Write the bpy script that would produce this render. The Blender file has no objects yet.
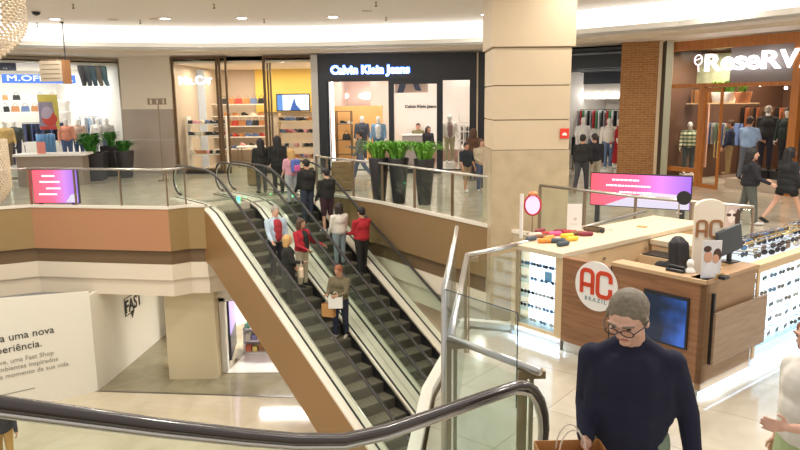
import bpy, bmesh, math, random
from mathutils import Vector, Matrix
random.seed(7)
SC=bpy.context.scene
C=SC.collection
R=math.radians
# ---------------------------------------------------------------- camera calibration
F=700.0; CH=2.75; PT=R(10.12); RL=R(.6)
cp,sp,cr,sr=math.cos(PT),math.sin(PT),math.cos(RL),math.sin(RL)
FW=Vector((0,cp,-sp)); U0=Vector((0,sp,cp)); X0=Vector((1,0,0))
RT=X0*cr-U0*sr; UP=U0*cr+X0*sr
def ray(px,py): return FW+RT*((px-400)/F)+UP*((225-py)/F)
def G(px,py,z=0.0):
    d=ray(px,py); t=(z-CH)/d.z
    return Vector((d.x*t,d.y*t,z))
def hitY(px,py,Y):
    d=ray(px,py); t=Y/d.y
    return Vector((d.x*t,Y,CH+d.z*t))
class Frame:
    """a local ground frame: origin o, x along ang (degrees)"""
    def __init__(s,o,ang):
        s.o=Vector((o[0],o[1],o[2] if len(o)>2 else 0)); s.a=R(ang)
        s.x=Vector((math.cos(s.a),math.sin(s.a),0)); s.y=Vector((-math.sin(s.a),math.cos(s.a),0))
    def w(s,x,y,z=0): return s.o+s.x*x+s.y*y+Vector((0,0,z))
    def loc(s,p): q=p-s.o; return Vector((q.dot(s.x),q.dot(s.y),q.z))
    def hit(s,px,py,d):
        r=ray(px,py); c=Vector((0,0,CH)); t=(d-(c-s.o).dot(s.y))/r.dot(s.y)
        q=s.loc(c+r*t); return q.x,q.z
def fr2(a,b):
    return Frame(a,math.degrees(math.atan2(b[1]-a[1],b[0]-a[0])))
# ---------------------------------------------------------------- materials
_m={}
def mat(key,col=(.8,.8,.8),rough=.5,metal=0,em=None,es=0,alpha=1,noise=0,nscale=20,coat=0,bump=0):
    if key in _m: return _m[key]
    m=bpy.data.materials.new(key); m.use_nodes=True; nt=m.node_tree; b=nt.nodes['Principled BSDF']
    b.inputs['Base Color'].default_value=(*col,1); b.inputs['Roughness'].default_value=rough
    b.inputs['Metallic'].default_value=metal; b.inputs['Coat Weight'].default_value=coat
    if em: b.inputs['Emission Color'].default_value=(*em,1); b.inputs['Emission Strength'].default_value=es
    if alpha<1: b.inputs['Alpha'].default_value=alpha
    if noise or bump:
        tc=nt.nodes.new('ShaderNodeTexCoord'); n=nt.nodes.new('ShaderNodeTexNoise')
        n.inputs['Scale'].default_value=nscale; n.inputs['Detail'].default_value=4
        nt.links.new(tc.outputs['Object'],n.inputs['Vector'])
        if noise:
            mx=nt.nodes.new('ShaderNodeMix'); mx.data_type='RGBA'
            mx.inputs[6].default_value=(*[c*(1-noise) for c in col],1); mx.inputs[7].default_value=(*[min(1,c*(1+noise)) for c in col],1)
            nt.links.new(n.outputs['Fac'],mx.inputs[0]); nt.links.new(mx.outputs[2],b.inputs['Base Color'])
        if bump:
            bp=nt.nodes.new('ShaderNodeBump'); bp.inputs['Strength'].default_value=bump
            nt.links.new(n.outputs['Fac'],bp.inputs['Height']); nt.links.new(bp.outputs['Normal'],b.inputs['Normal'])
    _m[key]=m; return m
def emis(key,col,s):
    if key in _m: return _m[key]
    m=bpy.data.materials.new(key); m.use_nodes=True; nt=m.node_tree; nt.nodes.clear()
    e=nt.nodes.new('ShaderNodeEmission'); o=nt.nodes.new('ShaderNodeOutputMaterial')
    e.inputs[0].default_value=(*col,1); e.inputs[1].default_value=s; nt.links.new(e.outputs[0],o.inputs[0])
    _m[key]=m; return m
def glass(key,tint=(.93,.97,.95),refl=.08):
    if key in _m: return _m[key]
    m=bpy.data.materials.new(key); m.use_nodes=True; nt=m.node_tree; nt.nodes.clear()
    t=nt.nodes.new('ShaderNodeBsdfTransparent'); t.inputs[0].default_value=(*tint,1)
    g=nt.nodes.new('ShaderNodeBsdfGlossy'); g.inputs['Roughness'].default_value=.02
    lw=nt.nodes.new('ShaderNodeLayerWeight'); lw.inputs[0].default_value=.5
    f=nt.nodes.new('ShaderNodeMath'); f.operation='POWER'; f.inputs[1].default_value=5.0; nt.links.new(lw.outputs['Facing'],f.inputs[0])
    a=nt.nodes.new('ShaderNodeMath'); a.operation='MULTIPLY_ADD'; a.inputs[1].default_value=.5; a.inputs[2].default_value=refl*.4
    mx=nt.nodes.new('ShaderNodeMixShader'); o=nt.nodes.new('ShaderNodeOutputMaterial')
    nt.links.new(f.outputs[0],a.inputs[0]); nt.links.new(a.outputs[0],mx.inputs[0])
    nt.links.new(t.outputs[0],mx.inputs[1]); nt.links.new(g.outputs[0],mx.inputs[2]); nt.links.new(mx.outputs[0],o.inputs[0])
    _m[key]=m; return m
def tiles(key,c1,c2,cm,w,h,rot=0,rough=.15,mortar=.006,offset=0,vein=.0,spec=.5,nsc=1.5):
    """stone slab floor / cladding in object coordinates"""
    m=bpy.data.materials.new(key); m.use_nodes=True; nt=m.node_tree; b=nt.nodes['Principled BSDF']
    tc=nt.nodes.new('ShaderNodeTexCoord'); mp=nt.nodes.new('ShaderNodeMapping'); mp.inputs['Rotation'].default_value=(0,0,R(rot))
    br=nt.nodes.new('ShaderNodeTexBrick'); br.offset=offset; br.inputs['Scale'].default_value=1
    br.inputs['Color1'].default_value=(*c1,1); br.inputs['Color2'].default_value=(*c2,1); br.inputs['Mortar'].default_value=(*cm,1)
    br.inputs['Mortar Size'].default_value=mortar; br.inputs['Brick Width'].default_value=w; br.inputs['Row Height'].default_value=h
    n=nt.nodes.new('ShaderNodeTexNoise'); n.inputs['Scale'].default_value=nsc; n.inputs['Detail'].default_value=6; n.inputs['Distortion'].default_value=1.2
    mx=nt.nodes.new('ShaderNodeMix'); mx.data_type='RGBA'; mx.blend_type='MULTIPLY'; mx.inputs[0].default_value=vein
    cr_=nt.nodes.new('ShaderNodeValToRGB'); cr_.color_ramp.elements[0].color=(.62,.55,.42,1); cr_.color_ramp.elements[1].color=(1,1,1,1)
    cr_.color_ramp.elements[0].position=.38; cr_.color_ramp.elements[1].position=.6
    L=nt.links.new
    L(tc.outputs['Object'],mp.inputs[0]); L(mp.outputs[0],br.inputs[0]); L(mp.outputs[0],n.inputs['Vector'])
    L(n.outputs['Fac'],cr_.inputs[0]); L(br.outputs[0],mx.inputs[6]); L(cr_.outputs[0],mx.inputs[7]); L(mx.outputs[2],b.inputs['Base Color'])
    b.inputs['Roughness'].default_value=rough; b.inputs['Specular IOR Level'].default_value=spec
    _m[key]=m; return m
def wood(key,c1,c2,scale=6,rough=.35,axis='X'):
    if key in _m: return _m[key]
    m=bpy.data.materials.new(key); m.use_nodes=True; nt=m.node_tree; b=nt.nodes['Principled BSDF']
    tc=nt.nodes.new('ShaderNodeTexCoord'); mp=nt.nodes.new('ShaderNodeMapping')
    mp.inputs['Scale'].default_value={'X':(.4,3,5),'Z':(4,4,.35),'Y':(3,.4,5)}[axis]
    n=nt.nodes.new('ShaderNodeTexNoise'); n.inputs['Scale'].default_value=scale; n.inputs['Detail'].default_value=5; n.inputs['Distortion'].default_value=.8
    r=nt.nodes.new('ShaderNodeValToRGB'); r.color_ramp.elements[0].color=(*c1,1); r.color_ramp.elements[1].color=(*c2,1)
    r.color_ramp.elements[0].position=.35; r.color_ramp.elements[1].position=.68
    L=nt.links.new; L(tc.outputs['Object'],mp.inputs[0]); L(mp.outputs[0],n.inputs['Vector']); L(n.outputs['Fac'],r.inputs[0]); L(r.outputs[0],b.inputs['Base Color'])
    b.inputs['Roughness'].default_value=rough
    _m[key]=m; return m
def cloth(col,key=None):
    k=key or 'cloth_%02d_%02d_%02d'%tuple(int(c*99) for c in col)
    return mat(k,col,.9,noise=.18,nscale=9)
# ---------------------------------------------------------------- mesh builder
class MB:
    def __init__(s): s.b=bmesh.new(); s.mi=0
    def _mk(s,vs,fs):
        bv=[s.b.verts.new(v) for v in vs]
        for f in fs:
            try: fc=s.b.faces.new([bv[i] for i in f]); fc.material_index=s.mi
            except ValueError: pass
        return s
    def box(s,x0,x1,y0,y1,z0,z1,M=None):
        vs=[Vector((x,y,z)) for x in(x0,x1) for y in(y0,y1) for z in(z0,z1)]
        if M: vs=[M@v for v in vs]
        return s._mk(vs,[(0,1,3,2),(4,6,7,5),(0,4,5,1),(2,3,7,6),(0,2,6,4),(1,5,7,3)])
    def quad(s,a,b,c,d): return s._mk([a,b,c,d],[(0,1,2,3)])
    def prism(s,pts,z0,z1,M=None):
        n=len(pts); vs=[Vector((p[0],p[1],z)) for z in(z0,z1) for p in pts]
        if M: vs=[M@v for v in vs]
        return s._mk(vs,[tuple(range(n))[::-1],tuple(range(n,2*n))]+[(i,(i+1)%n,n+(i+1)%n,n+i) for i in range(n)])
    def prof(s,pts,y0,y1,M=None):
        """outline in XZ, extruded along Y"""
        n=len(pts); vs=[Vector((p[0],y,p[1])) for y in(y0,y1) for p in pts]
        if M: vs=[M@v for v in vs]
        return s._mk(vs,[tuple(range(n)),tuple(range(n,2*n))[::-1]]+[(i,n+i,n+(i+1)%n,(i+1)%n) for i in range(n)])
    def tube(s,pts,r,n=10,closed=False,r2=None):
        """swept round (or oval r,r2) tube; r may be list"""
        pts=[Vector(p) for p in pts]; m=len(pts); rings=[]; up=Vector((0,0,1)); prev=None
        for i,p in enumerate(pts):
            if closed: t=pts[(i+1)%m]-pts[i-1]
            else: t=pts[min(i+1,m-1)]-pts[max(i-1,0)]
            if t.length<1e-9: t=Vector((0,0,1))
            t.normalize()
            if prev is None:
                a=up if abs(t.z)<.9 else Vector((1,0,0)); x=t.cross(a).normalized()
            else:
                x=(prev-t*prev.dot(t)).normalized()
            prev=x; y=t.cross(x); rr=r[i] if isinstance(r,(list,tuple)) else r; ry=r2 if r2 else rr
            rings.append([p+x*math.cos(6.28318*k/n)*rr+y*math.sin(6.28318*k/n)*ry for k in range(n)])
        vs=[v for g in rings for v in g]; fs=[]
        for i in range(m if closed else m-1):
            j=(i+1)%m
            for k in range(n): fs.append((i*n+k,i*n+(k+1)%n,j*n+(k+1)%n,j*n+k))
        if not closed: fs+= [tuple(range(n))[::-1],tuple(range((m-1)*n,m*n))]
        return s._mk(vs,fs)
    def lathe(s,pr,n=16,c=(0,0,0),M=None,sx=1,sy=1,cap=True):
        vs=[];m=len(pr)
        for r,z in pr:
            for k in range(n):
                a=6.28318*k/n; vs.append(Vector((c[0]+math.cos(a)*max(r,1e-4)*sx,c[1]+math.sin(a)*max(r,1e-4)*sy,c[2]+z)))
        if M: vs=[M@v for v in vs]
        fs=[(i*n+k,i*n+(k+1)%n,(i+1)*n+(k+1)%n,(i+1)*n+k) for i in range(m-1) for k in range(n)]
        if cap: fs+=[tuple(range(n))[::-1],tuple(range((m-1)*n,m*n))]
        return s._mk(vs,fs)
    def ell(s,c,r,M=None,n=12,k=8):
        """ellipsoid"""
        pr=[(math.sin(math.pi*i/k),-math.cos(math.pi*i/k)) for i in range(k+1)]
        vs=[];c=Vector(c)
        for a,z in pr:
            a=max(a,.002)
            for q in range(n):
                t=6.28318*q/n; v=Vector((math.cos(t)*a*r[0],math.sin(t)*a*r[1],z*r[2]))
                vs.append((M@v if M else v)+c)
        fs=[(i*n+q,i*n+(q+1)%n,(i+1)*n+(q+1)%n,(i+1)*n+q) for i in range(k) for q in range(n)]
        fs+=[tuple(range(n))[::-1],tuple(range(k*n,(k+1)*n))]
        return s._mk(vs,fs)
    def cap(s,a,b,ra,rb,n=10):
        """tapered capsule"""
        a=Vector(a);b=Vector(b);d=b-a;L=d.length or 1e-6;t=d/L
        pts=[];rr=[]
        for i in range(1,5):
            th=math.pi/2*(1-i/4); pts.append(a-t*math.sin(th)*ra); rr.append(max(math.cos(th)*ra,.0005))
        pts.append(b);rr.append(rb)
        for i in range(1,4):
            th=math.pi/2*i/3; pts.append(b+t*math.sin(th)*rb); rr.append(max(math.cos(th)*rb,.0005))
        return s.tube(pts,rr,n)
    def obj(s,name,m,parent=None,loc=None,rotz=0,smooth=False,kind=None,bevel=0):
        me=bpy.data.meshes.new(name); bmesh.ops.recalc_face_normals(s.b,faces=s.b.faces[:]); s.b.to_mesh(me); s.b.free()
        for q in (m if isinstance(m,(list,tuple)) else [m]): me.materials.append(q)
        if smooth:
            for f in me.polygons: f.use_smooth=True
        o=bpy.data.objects.new(name,me); C.objects.link(o)
        if loc is not None: o.location=loc
        o.rotation_euler.z=rotz
        if parent: o.parent=parent
        if kind: o['kind']=kind
        if bevel:
            b=o.modifiers.new('bevel','BEVEL'); b.width=bevel; b.segments=2; b.limit_method='ANGLE'
        return o
def tag(o,label,cat,group=None):
    o['label']=label; o['category']=cat
    if group: o['group']=group
    return o
def thing(name,label,cat,loc=(0,0,0),rotz=0,group=None):
    o=bpy.data.objects.new(name,None); C.objects.link(o); o.location=loc; o.rotation_euler.z=rotz
    return tag(o,label,cat,group)
def dup(o,loc=None,rotz=None,label=None,parent=None,scale=None):
    c=o.copy(); C.objects.link(c)
    if parent is not None: c.parent=parent
    if loc is not None: c.location=loc
    if rotz is not None: c.rotation_euler.z=rotz
    if label: c['label']=label
    if scale: c.scale=(scale,)*3
    for ch in list(o.children): dup(ch,parent=c)
    return c
def text_mesh(s,size,ext=.01,off=0,align='CENTER',shear=0,sp=1.0):
    cu=bpy.data.curves.new('lettering','FONT'); cu.body=s; cu.size=size; cu.extrude=ext; cu.offset=off; cu.align_x=align; cu.shear=shear; cu.space_character=sp
    cu.resolution_u=3
    o=bpy.data.objects.new('tmp',cu); C.objects.link(o); dg=bpy.context.evaluated_depsgraph_get()
    me=bpy.data.meshes.new_from_object(o.evaluated_get(dg)); bpy.data.objects.remove(o); return me
def text(name,s,size,m,loc,rotz,parent=None,ext=.01,off=0,align='CENTER',width=None,height=None,shear=0,sp=1.0,tilt=90):
    """standing lettering, reads from its local -Y side"""
    me=text_mesh(s,size,ext,off,align,shear,sp); me.materials.append(m)
    o=bpy.data.objects.new(name,me); C.objects.link(o); o.location=loc; o.rotation_euler=(R(tilt),0,rotz)
    xs=[v.co.x for v in me.vertices]; ys=[v.co.y for v in me.vertices]
    if width:
        k=width/(max(xs)-min(xs)); ky=height/(max(ys)-min(ys)) if height else k; y0=min(ys) if height else 0
        for v in me.vertices: v.co.x*=k; v.co.y=(v.co.y-y0)*ky
    if parent: o.parent=parent
    return o
def area(name,loc,size,power,col=(1,.93,.82),rot=(0,0,0),shape='RECTANGLE',sy=None,spread=None):
    l=bpy.data.lights.new(name,'AREA'); l.energy=power; l.color=col; l.shape=shape; l.size=size
    if sy: l.size_y=sy
    if spread: l.spread=R(spread)
    o=bpy.data.objects.new(name,l); C.objects.link(o); o.location=loc; o.rotation_euler=rot; return o
# ---------------------------------------------------------------- shared materials
M_cream=mat('cream_paint',(.78,.69,.56),.6)
M_white=mat('white_paint',(.86,.84,.80),.5)
M_steel=mat('brushed_steel',(.62,.60,.56),.28,1)
M_bronze=mat('bronze_steel',(.30,.22,.15),.35,.8)
M_black=mat('black_metal',(.015,.015,.018),.35)
M_rubber=mat('black_handrail_rubber',(.02,.017,.017),.42)
M_rubber2=mat('worn_handrail_rubber',(.045,.032,.03),.25,coat=.5)
M_glass=glass('clear_glass')
M_glass2=glass('shop_glass',(.97,.98,.97),.04)
M_skirt=mat('bronze_lacquer_panel',(.33,.19,.08),.38,.25)
M_pink=mat('pink_lit_panel',(.50,.25,.13),.4,.2)  # pink light of the LED screens put into the panel colour
M_deck=mat('pale_aluminium_deck',(.84,.78,.68),.4,.15)
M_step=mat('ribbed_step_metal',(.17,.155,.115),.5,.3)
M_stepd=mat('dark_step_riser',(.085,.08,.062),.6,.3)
M_leaf=mat('green_leaf',(.17,.42,.05),.5,noise=.5,nscale=6)
M_leaf2=mat('deep_green_leaf',(.05,.20,.03),.5,noise=.5,nscale=6)
M_pot=mat('charcoal_planter',(.035,.032,.035),.4)
M_wood=wood('walnut_panel',(.24,.105,.045),(.35,.165,.075),5,.35)
M_beech=mat('pale_beech_laminate',(.72,.52,.30),.4,noise=.06,nscale=3)
M_orange=wood('orange_timber',(.36,.12,.02),(.50,.19,.04),6,.35,'Z')
M_gold=mat('brass',(.75,.52,.2),.3,1)
M_floor=tiles('cream_marble_floor',(.62,.56,.46),(.58,.52,.42),(.40,.34,.26),.9,.9,-51,.12,.005,0,.35,.5)
M_lfloor=tiles('lower_cream_marble_floor',(.72,.65,.50),(.68,.61,.46),(.54,.48,.36),1.2,.6,8,.09,.004,.5,.25,.5,.9)
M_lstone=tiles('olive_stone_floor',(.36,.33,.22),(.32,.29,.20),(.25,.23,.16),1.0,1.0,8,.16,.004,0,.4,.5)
M_column=mat('cream_column_render',(.62,.50,.35),.55,noise=.05,nscale=2)
M_marble=mat('beige_marble',(.52,.42,.28),.25,noise=.22,nscale=3.5)
M_joint=mat('joint_shadow_gap',(.33,.25,.16),.8)
# ================================================================= SETTING
def outline_off(pts,d):
    """offset an open polyline to its left by d"""
    n=len(pts); out=[]
    for i in range(n):
        a=Vector(pts[max(i-1,0)]); b=Vector(pts[i]); c=Vector(pts[min(i+1,n-1)])
        t1=(b-a) if i>0 else (c-b); t2=(c-b) if i<n-1 else (b-a)
        t1.normalize(); t2.normalize(); n1=Vector((-t1.y,t1.x)); n2=Vector((-t2.y,t2.x)); m=(n1+n2); 
        m.normalize(); k=1/max(.4,m.dot(n1)); out.append((b.x+m.x*d*k,b.y+m.y*d*k))
    return out
def ribbon(mb,pts,z0,z1,th=.05):
    q=outline_off(pts,th); n=len(pts)
    poly=list(pts)+q[::-1]
    for i in range(n-1):
        mb.prism([pts[i],pts[i+1],q[i+1],q[i]],z0,z1)
def S(name,mb,m,**k): return mb.obj(name,m,kind='structure',**k)
# void outline, far side from left to right, then near side back to the viewer
VF=[(-22,12.4),(-10.6,18.25),(-9.9,18.6),(-6.02,17.98),(-5.62,18.3),(-5.17,18.3)]
VR=[(-2.35,20.62),(-.53,18.6),(1.99,14.72),(5.3,10.35)]
VN=[(4.6,10.75),(3.55,10.1),(1.30,8.12),(.78,8.30),(.22,6.2),(.05,4.9),(.30,3.2),(.30,-4)]
outer=[(16,-4),(24,34),(-24,34)]
mb=MB(); mb.prism(outline_off(VF+VR+VN,.10)+outer,-.28,0); S('floor',mb,M_floor)
mb=MB(); mb.prism(outline_off(VF+VR+VN,.2)+outer,-2.36,-2.3); S('trim_1',mb,M_cream)
def rib2(full,a,b,o,z0,z1,th=.05):
    p=outline_off(full,o)[a:b]; q=outline_off(full,o+th)[a:b]; mb=MB()
    for i in range(len(p)-1): mb.prism([p[i],p[i+1],q[i+1],q[i]],z0,z1)
    return mb
def fascia(num,full,a,b,m):
    S('trim_%d'%num,rib2(full,a,b,0,-1.10,.02),m)
    S('trim_%d'%(num+1),rib2(full,a,b,-.03,.02,.09,.10),M_deck)
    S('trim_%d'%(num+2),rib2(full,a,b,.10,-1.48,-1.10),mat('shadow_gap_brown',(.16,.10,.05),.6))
    S('trim_%d'%(num+3),rib2(full,a,b,.04,-1.90,-1.48),M_cream)
    S('trim_%d'%(num+4),rib2(full,a,b,.12,-2.36,-1.90),M_cream)
M_olive=mat('olive_bronze_panel',(.34,.23,.10),.45,.2)
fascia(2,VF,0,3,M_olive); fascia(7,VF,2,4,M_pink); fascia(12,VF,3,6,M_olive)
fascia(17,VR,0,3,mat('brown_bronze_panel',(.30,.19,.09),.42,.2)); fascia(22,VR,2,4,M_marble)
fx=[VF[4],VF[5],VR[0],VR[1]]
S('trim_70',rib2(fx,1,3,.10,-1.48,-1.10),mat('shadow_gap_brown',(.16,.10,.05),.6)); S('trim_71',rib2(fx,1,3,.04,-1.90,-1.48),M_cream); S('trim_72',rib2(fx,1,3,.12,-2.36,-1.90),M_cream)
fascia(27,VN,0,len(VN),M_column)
# lower level
LZ=-5.0
mb=MB(); mb.box(-30,24,-6,36,LZ-.3,LZ); S('floor_lower',mb,M_lfloor)
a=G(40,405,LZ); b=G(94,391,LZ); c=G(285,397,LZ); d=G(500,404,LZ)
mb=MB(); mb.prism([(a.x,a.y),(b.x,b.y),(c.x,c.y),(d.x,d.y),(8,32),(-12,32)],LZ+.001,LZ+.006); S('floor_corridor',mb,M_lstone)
mb=MB(); 
for p,q in((b,c),(c,d)):
    t=(q-p).normalized(); nrm=Vector((-t.y,t.x,0))*.04; mb.prism([(v.x,v.y) for v in(p-nrm,q-nrm,q+nrm,p+nrm)],LZ+.006,LZ+.012)
S('trim_40',mb,mat('dark_inlay',(.12,.11,.09),.3))
# hoarding walls of the shop being fitted out
M_hoard=mat('cream_hoarding',(.86,.83,.74),.45)
wa=G(98,391,LZ); wdir=(G(64.4,398.9,LZ)-wa).normalized(); wl=wa+wdir*9; wk=G(109,382.5,LZ); wb=G(170,331,LZ)
HA=fr2((wl.x,wl.y,LZ),(wa.x,wa.y)); HB=fr2((wk.x,wk.y,LZ),(wb.x,wb.y)); LA=(wa-wl).length; LB=(wb-wk).length
mb=MB(); mb.prism([(wa.x,wa.y),(wk.x,wk.y),(wb.x,wb.y),(wb.x-.1,wb.y+.1),(wk.x-.12,wk.y+.1),(wa.x-.10,wa.y+.12)],LZ,-2.3)
zl=HA.hit(0,299,0)[1]+LZ; xq=HA.hit(0,299,0)[0]; zr=-2.2; k_=(zl-zr)/(LA-xq)
M_A=Matrix.Translation(HA.o-Vector((0,0,HA.o.z)))@Matrix.Rotation(HA.a,4,'Z')
mb.prof([(0,LZ),(LA,LZ),(LA,zr),(0,zr+k_*LA)],0,.12,M_A)
S('wall_hoarding',mb,M_hoard)
mb=MB(); mb.box(-12,9,27,27.2,LZ,-2.3); S('wall_lower_back',mb,M_cream)
# lettering on the hoarding
M_ink=mat('black_ink',(.02,.02,.02),.5); M_ink2=mat('grey_ink',(.35,.33,.28),.5)
def htext(s,F_,px,py,size,m,align='RIGHT',width=None,height=None,label=None,name='wall_lettering',**k):
    x,z=F_.hit(px,py,-.012); 
    o=text(name,s,size,m,F_.w(x,-.012,z),F_.a,ext=.003,align=align,width=width,height=height,**k)
    tag(o,label,'sign'); return o
htext('a uma nova',HA,54.5,332.5,.30,M_ink,label='large black words a uma nova across cream hoarding wall on lower floor',width=1.24,name='wall_lettering')
htext('periência.',HA,42.5,346,.30,M_ink,label='large black word periência on the cream hoarding, second line of the slogan',width=1.02)
htext('nove, uma Fast Shop',HA,54,354.5,.13,M_ink2,label='small grey line of text ending in Fast Shop on the cream hoarding',width=1.42)
htext('s ambientes inspirados',HA,58.5,360.5,.13,M_ink2,label='small grey middle line about ambientes inspirados on the cream hoarding',width=1.55)
htext('cada momento da sua vida.',HA,70,365,.13,M_ink2,label='small grey last line ending sua vida on the cream hoarding',width=1.85)
mb=MB(); x,z=HA.hit(35,388,-.01); mb.box(x-1.4,x,-.012,-.002,z-.012,z+.012); 
tag(mb.obj('wall_stripe',M_ink2,loc=HA.o,rotz=HA.a),'thin grey rule printed low on the cream hoarding','sign')
x,z=HB.hit(125.5,319,-.012); x2,z2=HB.hit(141.5,300,-.012)
fl=thing('shop_logo','black slanted FAST logo on the receding part of the cream hoarding','sign',HB.w(x,-.012,z),HB.a)
lw=(x2-x)
lo=text('lettering','FAST',.5,M_ink,(0.03*lw,-.004,.13),0,fl,ext=.004,off=.012,align='LEFT',width=lw*.94,height=.40)
mb=MB(); 
for q in ((0,lw,.58,.61),(0,lw*.35,.06,.09)): mb.box(q[0],q[1],-.006,0,q[2],q[3])
mb.box(0,.05,-.006,0,.06,.6); mb.prof([(lw*.30,.12),(lw*.55,.12),(lw*.40,-.12)],-.006,0); mb.obj('frame',M_ink,fl)
# lower column and lower shop
c0=G(169.5,379.5,LZ); c1=G(217,381,LZ)
mb=MB(); mb.box(c0.x,c1.x,c0.y,c0.y+1.3,LZ,-2.3); S('wall_lower_column',mb,mat('cream_column_lower',(.66,.57,.38),.5))
sx0=c1.x+.06; sy=c0.y+.5
mb=MB(); mb.box(c1.x+.01,c1.x+.17,sy-.05,sy+.15,LZ,-2.75); mb.box(c1.x,c1.x+6,sy-.05,sy+.15,-2.85,-2.3); S('door_1',mb,M_white)
mb=MB(); mb.prism([(c1.x+.15,sy+.1),(c1.x+.15+6,sy+.1),(4,26.9),(-4,26.9)],LZ+.006,LZ+.014); S('floor_shop',mb,mat('taupe_shop_floor',(.42,.34,.25),.35))
mb=MB(); mb.prism([(c1.x+.15,sy-.1),(c1.x+.15+6,sy-.1),(c1.x+.15+6,sy+1.4),(c1.x+.35,sy+1.4)],LZ+.014,LZ+.02); S('trim_41',mb,mat('white_threshold',(.85,.84,.8),.15))
# purple screen in lower shop door
o=thing('display_screen','tall purple lit screen standing inside the lower shop doorway','screen',(c1.x+.2,sy+.3,LZ),R(97))
mb=MB(); mb.box(0,1.5,0,.06,.25,2.35); cs=mb.obj('casing',M_black,o)
mb=MB(); mb.box(.04,1.46,-.01,0,1.0,2.3); mb.obj('screen',mat('violet_screen',(.3,.2,.5),.3,em=(.42,.34,.75),es=.7),cs)
mb=MB(); mb.box(.04,1.46,-.01,0,.3,1.0); mb.obj('lower_panel',mat('dark_slate_panel',(.1,.1,.13),.3),o)
def goods(mb,x0,x1,y0,y1,z,hmax,n,mats):
    w=(x1-x0)/n
    for i in range(n):
        mb.mi=random.randrange(mats); h=hmax*random.uniform(.5,1)
        mb.box(x0+w*i+.01,x0+w*(i+1)-.015,y0,y1,z,z+h)
G_cols=[mat('pack_%d'%i,c,.5) for i,c in enumerate([(.75,.2,.1),(.8,.75,.6),(.2,.5,.3),(.85,.7,.2),(.3,.3,.6),(.85,.85,.85),(.4,.2,.1),(.8,.4,.2)])]
sh=thing('shelf_unit','white low shelf unit with boxed goods in the middle of the lower shop','shelf',(G(244,355,LZ).x,G(244,355,LZ).y,LZ))
mb=MB(); mb.box(0,1.5,0,.7,0,.08)
for z in(.42,.8): mb.box(0,1.5,0,.7,z,z+.04)
for x in(0,1.46): mb.box(x,x+.04,0,.7,0,.84)
mb.box(0,1.5,.34,.37,0,.84); mb.obj('frame',M_white,sh)
for k,z in enumerate((.08,.46,.84)):
    w=1.4/7
    for i in range(7):
        mb=MB(); h=random.uniform(.14,.28); mb.box(-.08,.08,-.1,.1,0,h)
        tag(mb.obj('goods_box',G_cols[(i*3+k)%8],loc=(sh.location.x+.13+w*i,sh.location.y+.17,LZ+z),bevel=.01),'small boxed product on %s of the white unit in the lower shop'%('the bottom shelf','the middle shelf','top')[k],'box','boxed goods on the white shelf unit, level %d'%k)
p=G(232,330,LZ)
sh=thing('shelf_rack','tall white wall shelving packed with coloured goods beyond the violet screen','shelf',(-7.2,20.6,LZ),R(62))
mb=MB()
for z in(.1,.6,1.1,1.6,2.1): mb.box(0,4,0,.45,z,z+.03)
mb.box(0,4,-.03,0,0,2.3)
mb2=MB()
for z in(.13,.63,1.13,1.63): goods(mb2,.05,3.95,.05,.4,z,.38,22,8)
mb.obj('frame',M_white,sh); mb2.obj('merchandise',G_cols,sh,kind='stuff')
sh.location=(-6.9,22.2,LZ); sh.rotation_euler.z=R(52)
# banner on the lower level to the right of the escalators
q=G(428,345,LZ)
o=thing('floor_banner','red and white banner panel standing on the lower floor beside the right escalator','sign',(1.35,16.9,LZ),R(8))
mb=MB(); mb.box(-1.1,1.1,-.03,.03,.0,1.75); mb.mi=1; mb.box(-1.1,1.1,-.04,-.03,.5,1.1); mb.obj('panel',[M_white,mat('red_print',(.55,.02,.07),.5)],o)
# ---- ceiling and cove
CV=[(-20,19.0),(-11.6,22.7),(-9.1,23.7),(-6.6,24.3),(-2.6,24.35),(0,23.85),(1.6,23.6),(3.4,22.9),(5.2,20.8),(7.3,18.8),(8.9,16.3),(10.3,13),(11.4,8)]
mb=MB(); mb.prism(CV+[(11.4,7.5),(-20,7.5)],5.24,5.32); S('ceiling',mb,mat('white_ceiling_paint',(.80,.74,.69),.6))
ob=[(x*1.0,y) for x,y in [(16,8),(24,34),(-24,34),(-24,19)]]
mb=MB(); mb.prism(outline_off(CV,.0)+ob,4.5,4.58); S('ceiling_soffit',mb,mat('soffit_paint',(.76,.70,.63),.6))
mb=MB(); ribbon(mb,outline_off(CV,-.06),4.56,4.70,.06); ribbon(mb,outline_off(CV,.0),4.50,4.58,.05); S('trim_50',mb,M_white)
mb=MB(); ribbon(mb,outline_off(CV,.9),4.47,4.50,.12); ribbon(mb,outline_off(CV,1.35),4.45,4.50,.08); S('trim_51',mb,M_cream)
mb=MB(); ribbon(mb,outline_off(CV,.12),4.6,5.24,.05); o=S('trim_52',mb,emis('cove_light',(1,.95,.86),1.6))
mb=MB(); mb.prism(outline_off(CV,.2)+ob,5.0,5.05); S('ceiling_back',mb,M_white)
# downlights
gl='round recessed downlight in the ceiling'
for i,(px,py,lb) in enumerate([(55,19,'leftmost, above the wooden hanging sign'),(165,18.5,'second from the left, left of the shoe shop sign'),(242,18,'above the shoe shop doorway'),(333,17,'above the jeans shop sign'),(486,14.5,'next to the big column')]):
    p=G(px,py,5.235)
    o=thing('ceiling_light','%s, %s'%(gl,lb),'light',p)
    mb=MB(); mb.lathe([(.13,-.01),(.22,-.02),(.23,0),(.13,0)],20,cap=False); mb.obj('trim_ring',M_white,o)
    mb=MB(); mb.lathe([(0,-.012),(.14,-.012),(.14,-.004),(0,-.004)],20,cap=False); mb.obj('lamp',emis('downlight',(1,.98,.93),14),o)
    area('downlight',p-Vector((0,0,.05)),.3,45,shape='DISK')
for i in range(5):
    for j in range(3):
        area('downlight_near',(-9+4.2*i,17.5-4.2*j,5.18),.35,40,shape='DISK')
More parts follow.
